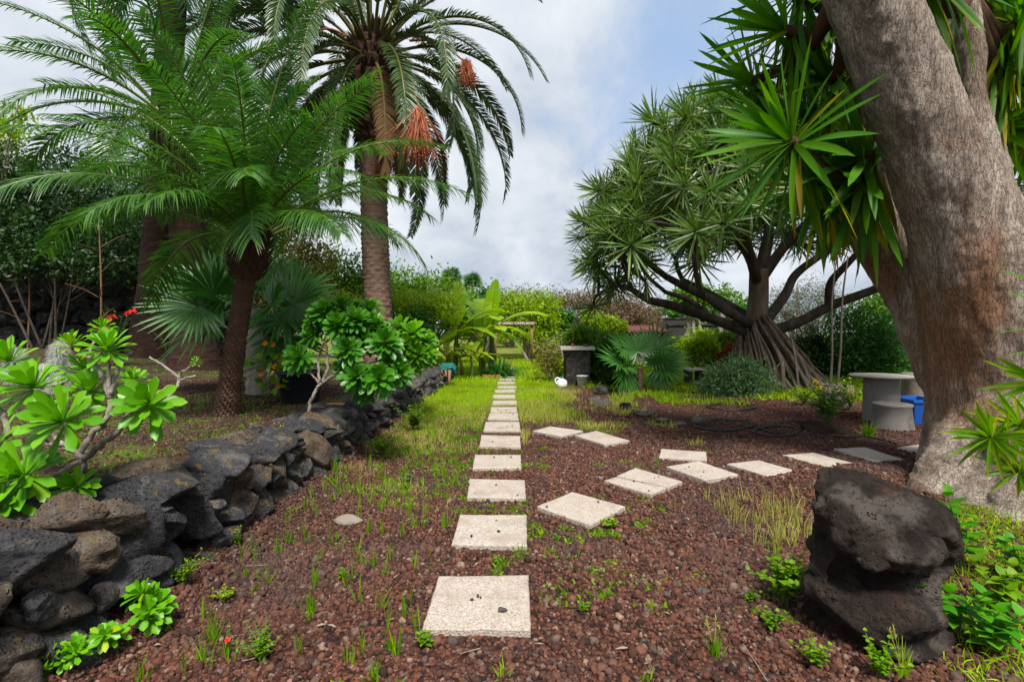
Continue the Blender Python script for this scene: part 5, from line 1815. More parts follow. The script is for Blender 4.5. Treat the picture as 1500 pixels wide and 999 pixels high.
shrub('leafy_tree', 'broad green tree right of the tall palm trunk', 'tree', 505, 21, [(600, 432, 55, 36), (640, 440, 50, 34), (575, 455, 40, 40), (670, 455, 40, 28)], 13000, .18, 'hedge', 107, 7, .12, BT)
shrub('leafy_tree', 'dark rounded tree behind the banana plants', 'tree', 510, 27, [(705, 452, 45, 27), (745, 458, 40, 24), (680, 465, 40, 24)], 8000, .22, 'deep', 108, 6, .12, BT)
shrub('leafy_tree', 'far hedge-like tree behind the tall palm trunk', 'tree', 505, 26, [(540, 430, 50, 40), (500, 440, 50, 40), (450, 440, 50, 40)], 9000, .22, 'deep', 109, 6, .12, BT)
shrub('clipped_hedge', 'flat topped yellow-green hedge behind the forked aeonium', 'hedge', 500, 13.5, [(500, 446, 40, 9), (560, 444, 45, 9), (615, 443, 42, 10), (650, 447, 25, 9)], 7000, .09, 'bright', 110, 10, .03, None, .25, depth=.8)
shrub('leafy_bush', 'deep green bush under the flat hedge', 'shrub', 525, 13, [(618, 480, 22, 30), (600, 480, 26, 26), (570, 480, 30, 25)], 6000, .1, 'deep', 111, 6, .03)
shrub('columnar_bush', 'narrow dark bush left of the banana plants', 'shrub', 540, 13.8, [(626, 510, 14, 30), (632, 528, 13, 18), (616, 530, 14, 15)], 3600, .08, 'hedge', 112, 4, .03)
# middle
shrub('leafy_tree', 'yellow-green tree behind the sign at the end of the path', 'tree', 515, 24.5, [(775, 452, 30, 24), (800, 455, 26, 26), (752, 452, 26, 22), (785, 480, 34, 20), (750, 485, 26, 18)], 10500, .16, 'bright', 113, 5, .09, BT)
shrub('round_bush', 'dark green ball shaped bush right of the yellow-green tree', 'shrub', 490, 25, [(826, 470, 15, 14)], 2200, .14, 'deep', 114, 2, .05)
shrub('dry_vine', 'brown dried vines hanging over the far wall', 'climber', 500, 27, [(860, 450, 40, 18), (905, 455, 40, 24), (940, 465, 30, 26), (820, 442, 40, 10), (760, 440, 40, 9)], 13000, .22, 'dryvine', 115, 8, .06, None, .2, .2, depth=1.2)
shrub('leafy_bush', 'yellow-leaved bush behind the lava stone pillar', 'shrub', 515, 18.5, [(880, 478, 22, 16), (862, 470, 12, 14), (905, 482, 14, 12)], 3800, .13, 'bright', 116, 4, .04)
shrub('leafy_bush', 'fresh green bush touching the pillar top', 'shrub', 520, 16, [(850, 496, 24, 16), (880, 500, 24, 16), (835, 500, 14, 14)], 4500, .11, 'hedge', 117, 4, .04)
shrub('leafy_bush', 'thin ochre bush left of the lava stone pillar', 'shrub', 562, 13.6, [(805, 520, 17, 25), (795, 535, 14, 22), (818, 540, 12, 20)], 2600, .07, 'ochre', 118, 8, .02, None, .22)
shrub('leafy_bush', 'dark green bush between the pillar and the young fan palm', 'shrub', 558, 13.2, [(880, 525, 22, 28), (900, 538, 20, 18), (868, 540, 16, 18)], 5500, .11, 'deep', 119, 5, .03)
shrub('leafy_bush', 'bright green bush left of the red leaved shrub', 'shrub', 545, 15.2, [(1030, 510, 20, 20), (1018, 520, 14, 20), (1045, 525, 16, 16)], 4200, .13, 'bright', 120, 5, .03)
shrub('leafy_bush', 'grey-green bush left of the dragon tree roots', 'shrub', 540, 17.5, [(1065, 496, 20, 15), (1085, 500, 14, 16)], 3000, .12, 'hedge', 121, 4, .03)
shrub('red_shrub', 'shrub with red and orange leaves at the dragon tree foot', 'shrub', 550, 14.3, [(1078, 518, 16, 16), (1062, 528, 14, 12), (1088, 505, 9, 12)], 2600, .1, 'redleaf', 122, 5, .02)
shrub('lavender_bush', 'large rounded grey-green lavender bush in front of the dragon tree', 'shrub', 588, 10.6, [(1075, 557, 40, 30), (1105, 561, 32, 26), (1050, 562, 26, 25), (1085, 542, 28, 18)], 17000, .085, 'lavender', 123, 10, .015, None, .14, .2, .9)
# right side
shrub('olive_tree', 'silvery olive tree glimpsed behind the dragon tree', 'tree', 520, 19.5, [(1160, 450, 40, 32), (1200, 440, 38, 34), (1130, 470, 30, 22), (1185, 475, 40, 22)], 12000, .1, 'olive', 124, 6, .12, BT, asp=.25)
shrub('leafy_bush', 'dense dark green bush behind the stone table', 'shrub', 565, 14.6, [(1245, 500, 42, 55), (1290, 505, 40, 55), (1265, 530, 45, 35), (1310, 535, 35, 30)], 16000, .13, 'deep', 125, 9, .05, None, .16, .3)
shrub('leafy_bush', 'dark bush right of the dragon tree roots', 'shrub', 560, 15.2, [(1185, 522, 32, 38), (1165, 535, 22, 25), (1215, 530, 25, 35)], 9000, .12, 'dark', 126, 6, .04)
shrub('leafy_bush', 'taller sunlit bush showing beside the leaning trunk', 'shrub', 560, 16.2, [(1285, 455, 35, 30), (1320, 470, 40, 50), (1370, 470, 40, 70), (1345, 520, 40, 40)], 13000, .13, 'hedge', 127, 7, .06)
shrub('leafy_tree', 'light leaved tree in the gap right of the big trunk', 'tree', 520, 8.5, [(1510, 330, 30, 45), (1540, 290, 40, 60), (1530, 380, 35, 40)], 4200, .12, 'olive', 128, 5, .06, BT, asp=.25)
shrub('leafy_tree', 'tall hedge tree beyond the big trunk', 'tree', 560, 13, [(1560, 420, 90, 120), (1650, 400, 90, 130), (1480, 500, 60, 60)], 9000, .17, 'hedge', 129, 6, .1, BT)
shrub('leafy_tree', 'distant tree over the dark far wall', 'tree', 505, 34, [(1040, 455, 40, 16), (990, 452, 40, 14), (1090, 458, 40, 18)], 5000, .3, 'deep', 130, 5, .15, BT)
shrub('leafy_tree', 'distant low tree at the end of the path', 'tree', 512, 36, [(745, 478, 40, 14), (700, 480, 40, 16), (800, 480, 40, 14)], 5200, .3, 'hedge', 131, 5, .15, BT)


# ------------------------------------------------------------------ banana plants
def banana(label, px, py, D, h, leaves, seed, r0=.1, L=1.65, W=.62, mat='banana', group='banana plants at the wall end'):
    r = np.random.default_rng(seed)
    b = onground(px, py, D)
    t = thing('banana_plant', label, 'banana plant', b, group)
    c = b + A(r.normal(0, .05), 0, h)
    V, Q, T = tube(smoothpath([b - A(0, 0, .1), b * .5 + c * .5 + A(.03, 0, 0), c], 5), [r0, r0 * .85, r0 * .5], 12)
    MB().add(V, Q, T).build('stem', M['petiole'], t)
    for az, el, s, bend in leaves:
        az, e0 = math.radians(az), math.radians(el)
        m = 15
        s_ = np.linspace(0, 1, m)
        e = e0 - math.radians(bend) * s_ ** 1.2
        Tn = np.stack([np.cos(az) * np.cos(e), np.sin(az) * np.cos(e), np.sin(e)], -1)
        p = c + np.vstack([np.zeros(3), np.cumsum((Tn[1:] + Tn[:-1]) / 2, 0)]) * L * s * 1.2 / (m - 1)
        S = A(-math.sin(az), math.cos(az), 0)
        N = np.cross(Tn, S)
        N = np.where(N[:, 2:3] < 0, -N, N)
        mb = MB()
        V, Q, T = tube(p, [.028, .018, .006], 5, False)
        mb.add(V, Q, None, .5)
        w = W * s / 2 * np.interp(s_, [0, .14, .2, .35, .7, .92, 1], [.04, .06, .5, .95, 1, .55, .05])
        for sd in (-1, 1):
            k = 3
            while k < m - 1:
                e2 = min(m - 1, k + r.integers(2, 5))
                dr = r.uniform(-.1, .35) + .12
                gap = .02 * r.uniform(0, 2)
                I = np.arange(k, e2 + 1)
                q0 = p[I]
                if len(I) > 2:
                    q0 = q0.copy()
                    q0[-1] -= (p[I[-1]] - p[I[-2]]) * gap * 6
                fwd = Tn[I] * .25
                o1 = q0 + (S * sd * math.cos(.3) + N[I] * .28 + fwd * .4) * (w[I] * .55)[:, None]
                o2 = q0 + (S * sd + N[I] * (.3 - dr) + fwd) * w[I][:, None]
                V = np.concatenate([q0, o1, o2])
                n_ = len(I)
                j = np.arange(n_ - 1)
                Q = np.vstack([np.stack([j, j + 1, n_ + j + 1, n_ + j], -1), np.stack([n_ + j, n_ + j + 1, 2 * n_ + j + 1, 2 * n_ + j], -1)])
                mb.add(V, Q, None, r.normal(.0, .1) + (.55 if el < -10 else 0))
                k = e2
        mb.build('leaf', M[mat], t)


banana('tallest banana plant with one leaf standing straight up', 719, 535, 16.6, 1.35, [(60, 86, .95, 10), (5, 48, 1.15, 75), (180, 52, 1.2, 70), (150, 66, 1., 60), (30, 25, .9, 80), (200, 20, .9, 80), (280, 45, .9, 70), (100, 60, 1, 50), (345, 5, .7, 80), (120, 70, .9, 55)], 1, .12)
banana('banana plant left of the tallest one with leaves arching both ways', 706, 538, 16.0, 1.2, [(185, 50, 1.1, 75), (160, 68, 1., 50), (10, 40, .8, 80), (220, 30, .9, 80), (90, 70, .9, 40), (300, 40, .8, 70), (175, 15, .9, 70)], 2, .11)
banana('banana plant farthest left of its clump with a low drooping leaf', 664, 536, 15.6, 1.3, [(240, 50, 1, 60), (180, 35, 1.15, 75), (150, 75, 1, 40), (20, 55, 1, 70), (80, 85, .9, 15), (210, 60, .9, 60), (330, 30, .8, 75)], 3, .11)
for k, (x, y, D, l) in enumerate(((676, 540, 15.2, 'young yellow-green banana shoot nearest the net bundle'), (690, 542, 14.8, 'young yellow banana shoot in front of the clump'), (702, 541, 15.0, 'young banana shoot under the tallest banana plant'), (650, 540, 14.6, 'young banana shoot beside the narrow dark bush'))):
    banana(l, x, y, D, .6, [(40 + 70 * q + 20 * k, 70 - 9 * q, .8, 50 + 8 * q) for q in range(6)], 10 + k, .06, .85, .26, 'bright', 'young banana shoots')


def blade_clump(name, label, b, n, L, W, mat, seed, spread=.15, lean=.8, droop=.5, group=None):
    r = np.random.default_rng(seed)
    mb = MB()
    a = r.uniform(0, 2 * PI, n)
    l = np.abs(r.normal(0, lean, n))
    d = np.stack([np.cos(a) * l, np.sin(a) * l, 1 + 0 * a], -1)
    bb = b + np.stack([np.cos(a) * spread * r.uniform(0, 1, n), np.sin(a) * spread * r.uniform(0, 1, n), np.full(n, -.02)], -1)
    add_blades(mb, bb, d, L * r.uniform(.6, 1.15, n), W, droop * r.uniform(.5, 1.5, n), 5, np.stack([np.cos(a), np.sin(a), .4 + 0 * a], -1), .25, 'grass', r.normal(0, .1, n), .05)
    o = mb.build(name, M[mat], origin=b)
    tag(o, label, 'plant', group)


blade_clump('strap_leaf_plant', 'dark green mound of strap leaves left of the far path', onground(733, 547, 15.2), 380, .95, .04, 'deep', 5, .32)
blade_clump('strap_leaf_plant', 'tall dark strap leaves behind the young fan palm', onground(905, 556, 12.4), 200, 1.0, .05, 'dark', 6, .35, .5)


# ------------------------------------------------------------------ pots, plants on the bed
def pot_group():
    b = onground(440, 586, 6.5)
    t = thing('plant_pot', 'black plastic nursery pot behind the forked aeonium', 'plant pot', b)
    MB().add(*lathe(b, [(.22, -.02), (.235, .01), (.275, .36), (.29, .365), (.295, .40), (.275, .405), (.262, .36)], 36)).build('tub', M['black'], t)
    MB().add(*lathe(b, [(.268, .345), (.0, .352)], 24)).build('potting_soil', M['soil'], t)
    r = np.random.default_rng(4)
    n = thing('nasturtium', 'trailing nasturtium with orange blooms spilling over the black pot', 'plant', b + A(-.2, -.1, .36))
    sm, lm = MB(), MB()
    fl = []
    for k in range(46):
        e = b + A(r.normal(-.34, .17), r.normal(-.15, .14), 0) + A(0, 0, r.uniform(.0, .62))
        s = b + A(-.12 + r.normal(0, .05), -.05, .37)
        V, Q, T = tube(smoothpath([s, (s + e) / 2 + A(0, 0, .1), e], 4), .004, 4)
        sm.add(V, Q, T)
        q = 10
        a = np.linspace(0, 2 * PI, q, endpoint=False)
        R = r.uniform(.03, .06)
        nrm = unit(r.normal(0, .4, 3) + A(0, -.7, .6))
        x, y, z = frame_of(nrm)
        V = np.vstack([e[None], e + R * (np.cos(a)[:, None] * x + np.sin(a)[:, None] * y) + .2 * R * z])
        T = np.stack([np.zeros(q, int), 1 + np.arange(q), 1 + (np.arange(q) + 1) % q], -1)
        lm.add(V, None, T, r.uniform(-.1, .35))
        fl.append(e)
    sm.build('stem', M['stem'], n)
    lm.build('foliage', M['weed'], n)
    for (x, y) in ((403, 537), (389, 503), (400, 505), (383, 548), (408, 566)):
        m = MB()
        rosette(m, P(x, y, 6.25), A(0, -.9, .3), 6, .045, .045, 55, 80, .1, 'ovate', .1, 4, 0, 0, r, .002)
        m.build('flower', M['orange'], n)


pot_group()


def cactus(label, px, py, D, h, rad, seed, lean=0.):
    r = np.random.default_rng(seed)
    b = onground(px, py, D)
    t = thing('hairy_cactus', label, 'cactus', b, 'white haired column cacti on the bed')
    zs = np.linspace(0, 1, 14)
    pr = [(rad * (.85 + .15 * math.sin(3 * z)) * math.sqrt(max(0., 1 - max(0, (z - .8) / .2) ** 2)) + .002, z * h) for z in zs]
    V, Q = lathe(b, pr, 24)
    MB().add(V, Q).build('body', M['cactus'], t)
    n = 1500
    z = r.uniform(.0, 1, n) ** .75
    a = r.uniform(0, 2 * PI, n)
    rr = np.interp(z, zs, [p[0] for p in pr])
    o = np.stack([np.cos(a), np.sin(a), 0 * a], -1)
    bb = b + o * rr[:, None] + np.stack([0 * z, 0 * z, z * h], -1)
    mb = MB()
    add_blades(mb, bb, o + r.normal(0, .5, (n, 3)) + A(0, 0, .5), r.uniform(.05, .11, n), .0035, r.uniform(.5, 1.2, n), 3, o, 0, 'grass')
    mb.build('hair', M['cactushair'], t)


cactus('tallest white haired cactus column below the dark wall', 86, 528, 6.6, .62, .075, 1)
cactus('white haired cactus column at the left edge', 22, 524, 6.6, .50, .08, 2)
cactus('short white haired cactus nearest the aeonium', 66, 552, 6.2, .34, .075, 3)
cactus('smallest white haired cactus, right of the short one', 84, 562, 6.1, .2, .07, 4)
herb('poinsettia', 'shrub with a few red flowers against the dark stone wall', 'shrub', onground(168, 512, 9.5), 14, 1.0, .14, .06, 'deep', 61, 6, .3, flower=('red', .09, 5))
herb('nettle_shrub', 'thin leafy shrub between the two thick palm trunks', 'shrub', onground(250, 520, 11), 8, .9, .12, .05, 'deep', 62, 6, .35)
# bare dead twigs before the dark wall
for k, (x, y0, y1, D, l) in enumerate(((147, 500, 330, 11.6, 'straight grey bare stem standing before the dark old wall'), (40, 420, 300, 13.6, 'thin bare sapling over the old wall at the left'))):
    r = np.random.default_rng(80 + k)
    b, e = onground(x, y0, D), P(x - 2, y1, D)
    t = thing('bare_sapling', l, 'sapling', b)
    mb = MB()
    V, Q, T = tube(smoothpath([b - A(0, 0, .1), b * .5 + e * .5 + r.normal(0, .06, 3), e], 8), [.03, .012], 7)
    mb.add(V, Q, T)
    for q in range(7):
        f = r.uniform(.2, 1)
        s = b * (1 - f) + e * f
        d = A(r.normal(0, .8), r.normal(0, .5), r.uniform(-.1, .5))
        V, Q, T = tube(smoothpath([s, s + d * .5 + A(0, 0, .05), s + d], 4), [.014, .004], 5)
        mb.add(V, Q, T)
    mb.build('stem', M['wood'], t)


# ------------------------------------------------------------------ built things
def sign():
    b = onground(779, 531, 22.5)
    t = thing('path_sign', 'brown wooden board sign with pale lettering on a post over the path', 'sign', b)
    k = 22.5 / F
    MB().add(*box(b + A(0, 0, .93), (.12, .12, 1.9))).build('post', M['wood'], t)
    bx = P(755, 474, 22.5)
    MB().add(*box((bx[0], 22.38, bx[2]), (1.8, .05, .17))).build('board', M['signwood'], t)
    p2 = onground(726, 533, 22.6)
    MB().add(*box(p2 + A(0, 0, .92), (.09, .09, 1.86))).build('post', M['wood'], t)
    cu = bpy.data.curves.new('lettering', 'FONT')
    cu.body = 'PARKING CAFELAND'
    cu.size = .16
    cu.align_x, cu.align_y = 'CENTER', 'CENTER'
    cu.extrude = .004
    o = bpy.data.objects.new('tmp', cu)
    COL.objects.link(o)
    me = bpy.data.meshes.new_from_object(o.evaluated_get(bpy.context.evaluated_depsgraph_get()))
    bpy.data.objects.remove(o)
    V = np.array([v.co[:] for v in me.vertices])
    V = np.stack([V[:, 0] * 1.72 / (V[:, 0].max() - V[:, 0].min()), -V[:, 2], V[:, 1]], -1) + A(bx[0], 22.348, bx[2]) - BASE[t.name]
    me.vertices.foreach_set('co', V.astype(np.float32).ravel())
    me.materials.clear()
    me.materials.append(M['letter'])
    o = bpy.data.objects.new('lettering', me)
    o.parent = t
    COL.objects.link(o)


sign()


def pillar():
    b = onground(845, 563, 13.0)
    t = thing('stone_pillar', 'square dark lava stone pillar with a pale slab on top', 'pillar', b)
    h = .94
    V, Q = [], []
    n = 14
    mb = MB()
    g = np.linspace(-1, 1, n)
    for (ux, uy) in ((1, 0), (-1, 0), (0, 1), (0, -1)):
        a, z = np.meshgrid(g, np.linspace(0, h, 20))
        px = np.where(ux != 0, ux * .31 * np.ones_like(a), a * .31)
        py = np.where(uy != 0, uy * .31 * np.ones_like(a), a * .31)
        V = np.stack([px, py, z], -1).reshape(-1, 3)
        V = V + A(ux, uy, 0) * (.03 * np.abs(fbm(V * 9, 3, 4)))[:, None]
        i, j = np.meshgrid(np.arange(19), np.arange(n - 1), indexing='ij')
        q = i * n + j
        mb.add(V + b, np.stack([q, q + 1, q + n + 1, q + n], -1).reshape(-1, 4))
    mb.build('shaft', M['pillarstone'], t)
    MB().add(*box(b + A(-.03, -.02, h + .045), (.88, .84, .085))).build('cap', M['capstone'], t, smooth=False)
    p = b + A(-.12, -.1, h + .088)
    q = thing('flower_pot', 'tiny terracotta pot with a thin stalk on top of the lava stone pillar', 'plant pot', p)
    MB().add(*lathe(p, [(.0, 0), (.035, 0), (.05, .075), (.045, .075), (.04, .06), (0, .06)], 16)).build('pot', M['terracotta'], q)
    m = MB()
    V, Q, T = tube(smoothpath([p + A(0, 0, .05), p + A(.02, 0, .35), p + A(-.01, 0, .62)], 5), .008, 5)
    m.add(V, Q, T).build('stalk', M['wood'], q)
    p = b + A(.22, -.1, h + .088)
    o = MB().add(*lathe(p, [(.0, 0), (.09, 0), (.1, .03), (.09, .035), (0, .02)], 20)).build('saucer', M['black'], origin=p)
    tag(o, 'small dark saucer on the right of the pillar top', 'saucer')


pillar()


def jug_bucket():
    b = onground(823, 566, 12.4)
    t = thing('plastic_jug', 'white plastic jug with open handle at the foot of the pillar', 'jug', b)
    V, Q = lathe(b, [(.0, 0), (.12, 0), (.135, .02), (.135, .13), (.10, .18), (.045, .205), (.042, .235), (0, .235)], 24)
    MB().add(V, Q).build('body', M['white'], t)
    V, Q, T = tube(smoothpath([b + A(-.04, -.02, .2), b + A(-.12, -.02, .23), b + A(-.17, -.02, .17), b + A(-.14, -.02, .08)], 6), .018, 8)
    MB().add(V, Q, T).build('handle', M['white'], t)
    MB().add(*lathe(b, [(.05, .225), (.05, .262), (0, .262)], 16)).build('cap', M['teal'], t)
    b = onground(853, 564, 12.5)
    t = thing('plastic_bucket', 'white plastic bucket on the right of the pillar foot', 'bucket', b)
    MB().add(*lathe(b, [(0, 0), (.115, 0), (.145, .27), (.155, .272), (.155, .29), (.137, .29), (.128, .2), (0, .2)], 28)).build('body', M['white'], t)
    V, Q, T = tube(smoothpath([b + A(-.15, 0, .27), b + A(-.08, -.13, .2), b + A(.08, -.13, .2), b + A(.15, 0, .27)], 6), .005, 6)
    MB().add(V, Q, T).build('handle', M['hose'], t)


jug_bucket()


def table_set():
    b = onground(1291, 615, 7.55)
    t = thing('garden_table', 'round concrete garden table on a thick drum pedestal', 'table', b)
    MB().add(*lathe(b, [(.245, -.02), (.242, .2), (.236, .3), (.236, .46), (.228, .5), (.228, .665)], 40, .006, 3)).build('pedestal', M['concrete'], t)
    zt = .668
    MB().add(*lathe(b, [(0, zt), (.39, zt), (.415, zt + .01), (.42, zt + .024), (.41, zt + .034), (0, zt + .038)], 48, .004, 6)).build('tabletop', M['tabletop'], t)
    b = onground(1307, 630, 7.0)
    t = thing('stone_stool', 'low grey concrete drum stool standing before the round table', 'stool', b)
    MB().add(*lathe(b, [(.26, -.02), (.245, .1), (.22, .30), (.232, .315), (.235, .345), (.22, .352), (.12, .335), (0, .33)], 36, .008, 9)).build('seat', M['concrete'], t)
    b = onground(1346, 590, 8.7)
    o = MB().add(*lathe(b, [(.26, -.02), (.25, .2), (.245, .55), (.255, .6), (.24, .62), (0, .615)], 32, .008, 12)).build('drum_planter', M['planter'], origin=b)
    tag(o, 'second concrete drum half hidden behind the trunk and blue tub', 'drum')
    b = onground(1341, 622, 7.4)
    t = thing('plastic_tub', 'blue plastic tub with rim beside the big trunk', 'tub', b)

    def sq(w, d, z):
        return [(-w, -d, z), (w, -d, z), (w, d, z), (-w, d, z)]
    rings = [sq(.175, .2, 0), sq(.18, .205, .01), sq(.21, .24, .33), sq(.195, .225, .33), sq(.165, .19, .02)]
    V = np.array([v for q in rings for v in q]) + b
    Q = []
    for k in range(len(rings) - 1):
        for j in range(4):
            Q.append([k * 4 + j, k * 4 + (j + 1) % 4, k * 4 + 4 + (j + 1) % 4, k * 4 + 4 + j])
    Q += [[3, 2, 1, 0], [16, 17, 18, 19]]
    MB().add(V, Q).build('body', M['blue'], t, smooth=False)
    m = MB()
    for c, s in (((0, -.245, .345), (.47, .03, .04)), ((0, .245, .345), (.47, .03, .04)), ((-.222, 0, .345), (.026, .458, .04)), ((.222, 0, .345), (.026, .458, .04))):
        m.add(*box(A(*c) + b, s))
    m.build('rim', M['bluerim'], t, smooth=False)


table_set()


def planters():
    r = np.random.default_rng(31)
    for (x, y, D, rad, h, l) in ((1219, 590, 9.0, .2, .42, 'ribbed stone drum planter with two tall bare stems'), (1239, 588, 9.3, .13, .36, 'smaller grey drum behind the yellow rose')):
        b = onground(x, y, D)
        t = thing('stone_planter', l, 'planter', b)
        pr = [(rad * .95, -.02)]
        for k in range(5):
            pr += [(rad * (1.03 if k % 2 else .97), h * (k + .1) / 5), (rad * (1.03 if k % 2 else .97), h * (k + .9) / 5)]
        pr += [(rad, h), (rad * .8, h), (rad * .78, h - .06), (0, h - .06)]
        MB().add(*lathe(b, pr, 30, .012, 7)).build('drum', M['planter'], t)
        if rad > .15:
            for (x0, x1, y1) in ((1216, 1224, 385), (1226, 1242, 375)):
                e = P(x1, y1, D)
                s = A(P(x0, 0, D)[0], D, b[2] + h - .08)
                o = MB()
                V, Q, T = tube(smoothpath([s, s * .7 + e * .3 + A(.02, .02, 0), s * .35 + e * .65 + A(-.035, 0, 0), e], 6), [.026, .02, .017, .012], 8)
                o.add(V, Q, T)
                o.build('stem', M['dragonbark'], t)
    # a stake leaning on the roots
    b, e = onground(1170, 560, 11.6), P(1158, 488, 11.8)
    V, Q, T = tube(smoothpath([b - A(0, 0, .05), (b + e) / 2 + A(.03, 0, 0), e], 5), [.03, .022], 7)
    o = MB().add(V, Q, T).build('wooden_stake', M['twig'], origin=b)
    tag(o, 'thin pale wooden stake leaning by the dragon tree roots', 'stake')


planters()
b = gpt(1207, 632)
V, T = rock((.62, .5, .26), 501, 4, 8, .12)
o = MB().add(V + b + A(0, 0, .04), None, T).build('soil_mound', M['soil'], origin=b)
tag(o, 'dark mound of soil under the yellow rose bush', 'soil mound')
herb('rose_bush', 'leafy bush with yellow flowers in front of the stone drums', 'shrub', b + A(.05, 0, .1), 46, .55, .12, .055, 'hedge', 71, 6, .8, flower=('yellow', .05, 3))
herb('leafy_plant', 'lime green leafy plant right of the yellow rose', 'plant', onground(1245, 600, 8.6), 26, .5, .1, .045, 'bright', 72, 6, .5, group='garden plants near the table')
herb('leafy_plant', 'yellow-green plant between the stem planter and the lavender', 'plant', onground(1178, 592, 9.2), 22, .3, .1, .05, 'bright', 73, 5, .6, group='garden plants near the table')


def hose():
    r = np.random.default_rng(12)
    loops = [(1060, 624, 42, 8, 1.0), (1138, 633, 34, 7, 2.), (1165, 628, 48, 9, 0), (1072, 597, 35, 5, 3)]
    out = []
    labs = ['black hose coil lying round small stones on the gravel', 'flat black hose loop on open gravel before the lavender', 'wide black hose loop running under the yellow rose', 'far black hose coil near the lavender bush']
    for k, (x, y, rx, ry, ph) in enumerate(loops):
        pts = []
        for a in np.linspace(ph, ph + (2 * PI * (2.1 if k != 2 else 1.2)), 40):
            j = 1 + .07 * math.sin(2.3 * a + k)
            q = gpt(x + rx * math.cos(a) * j, y + ry * math.sin(a) * j)
            pts.append(q + A(0, 0, .02 + .006 * math.sin(3 * a)))
        if k == 2:
            for q in ((1230, 642), (1262, 641), (1290, 646), (1312, 651)):
                pts.append(gpt(*q) + A(0, 0, .02))
        V, Q, T = tube(smoothpath(pts, 3), .011, 7)
        o = MB().add(V, Q, T).build('garden_hose', M['hose'], origin=pts[0])
        tag(o, labs[k], 'hose', 'black hoses on the gravel')


hose()
# stones along the edge of the gravel
SL = [(880, 572, 24, 15, 'upright dark stone at the far end of the stone edging'), (872, 585, 24, 12, 'grey stone at the left end of the stone edging'), (884, 590, 34, 12, 'flat grey stone of the edging behind the black one'),
      (915, 596, 22, 13, 'black lumpy stone in the middle of the edging'), (930, 603, 18, 9, 'grey stone right of the black lumpy stone'), (947, 606, 34, 9, 'long flat pale stone of the edging'),
      (972, 616, 26, 9, 'flat stone partly under dry grass'), (995, 621, 26, 7, 'pale flat stone by the hose coil'), (1024, 616, 24, 13, 'rounded grey stone inside the hose coil'),
      (918, 578, 22, 6, 'thin pale stone lying behind the edging'), (908, 572, 14, 5, 'small pale stone shard behind the edging')]
for k, (x, y, w, h, l) in enumerate(SL):
    b = gpt(x, y + h * .4)
    s = b[1] / F
    V, T = rock((w * s * .85, w * s * .6, h * s * 1.0), 600 + k, 3, 14, .12)
    o = MB().add(V + b + A(0, 0, h * s * .4), None, T).build('edging_stone', M['darkstone' if k in (0, 3) else 'fieldstone'], origin=b)
    tag(o, l, 'stone', 'stones edging the gravel')
for k, (x, y, w, l) in enumerate(((512, 766, 40, 'largest flat stone shard on the left gravel'), (735, 905, 16, 'small grey chip lying on the nearest slab'), (552, 843, 14, 'white splinter on the gravel left of the slabs'), (628, 938, 18, 'grey pebble below the nearest slab'), (1030, 868, 22, 'pale driftwood chip in the open gravel'), (965, 870, 14, 'bluish grey pebble in the open gravel'), (945, 940, 14, 'pale pebble nearer the bottom of the gravel'))):
    b = gpt(x, y)
    s = b[1] / F * w
    V, T = rock((s, s * .6, s * .35), 650 + k, 2, 7, .08)
    o = MB().add(V + b + A(0, 0, s * .12 + (.035 if k == 1 else 0)), None, T).build('loose_stone', M['planter'] if k == 0 else M['fieldstone'], origin=b)
    tag(o, l, 'pebble', 'single stones on the gravel')


# dead leaves and twigs lying about
def litter():
    r = np.random.default_rng(19)
    mb = MB()
    n = 130
    y = r.uniform(1.7, 8, n)
    x = r.uniform(0, 1, n) * (y * .95 + 1.6) - 1.6
    a = r.uniform(0, 2 * PI, n)
    add_blades(mb, np.stack([x, y, ground_z(x, y) + .018], -1), np.stack([np.cos(a), np.sin(a), r.normal(0, .15, n)], -1), r.uniform(.02, .06, n), r.uniform(.008, .02, n), .1, 3, None, .3, 'ovate')
    for k in range(26):
        b = A(r.uniform(-1.5, 2.2), r.uniform(1.8, 5), 0)
        b[2] = ground_z(b[0], b[1]) + .018
        d = A(r.normal(), r.normal(), r.normal(0, .1))
        d = d / np.linalg.norm(d) * r.uniform(.05, .2)
        V, Q, T = tube(smoothpath([b, b + d * .5 + r.normal(0, .006, 3), b + d], 4), [.0025, .0012], 5)
        mb.add(V, Q, T)
    tag(mb.build('litter', M['deadleaf']), 'dead leaves and twigs on the gravel', None, None, 'stuff')


litter()


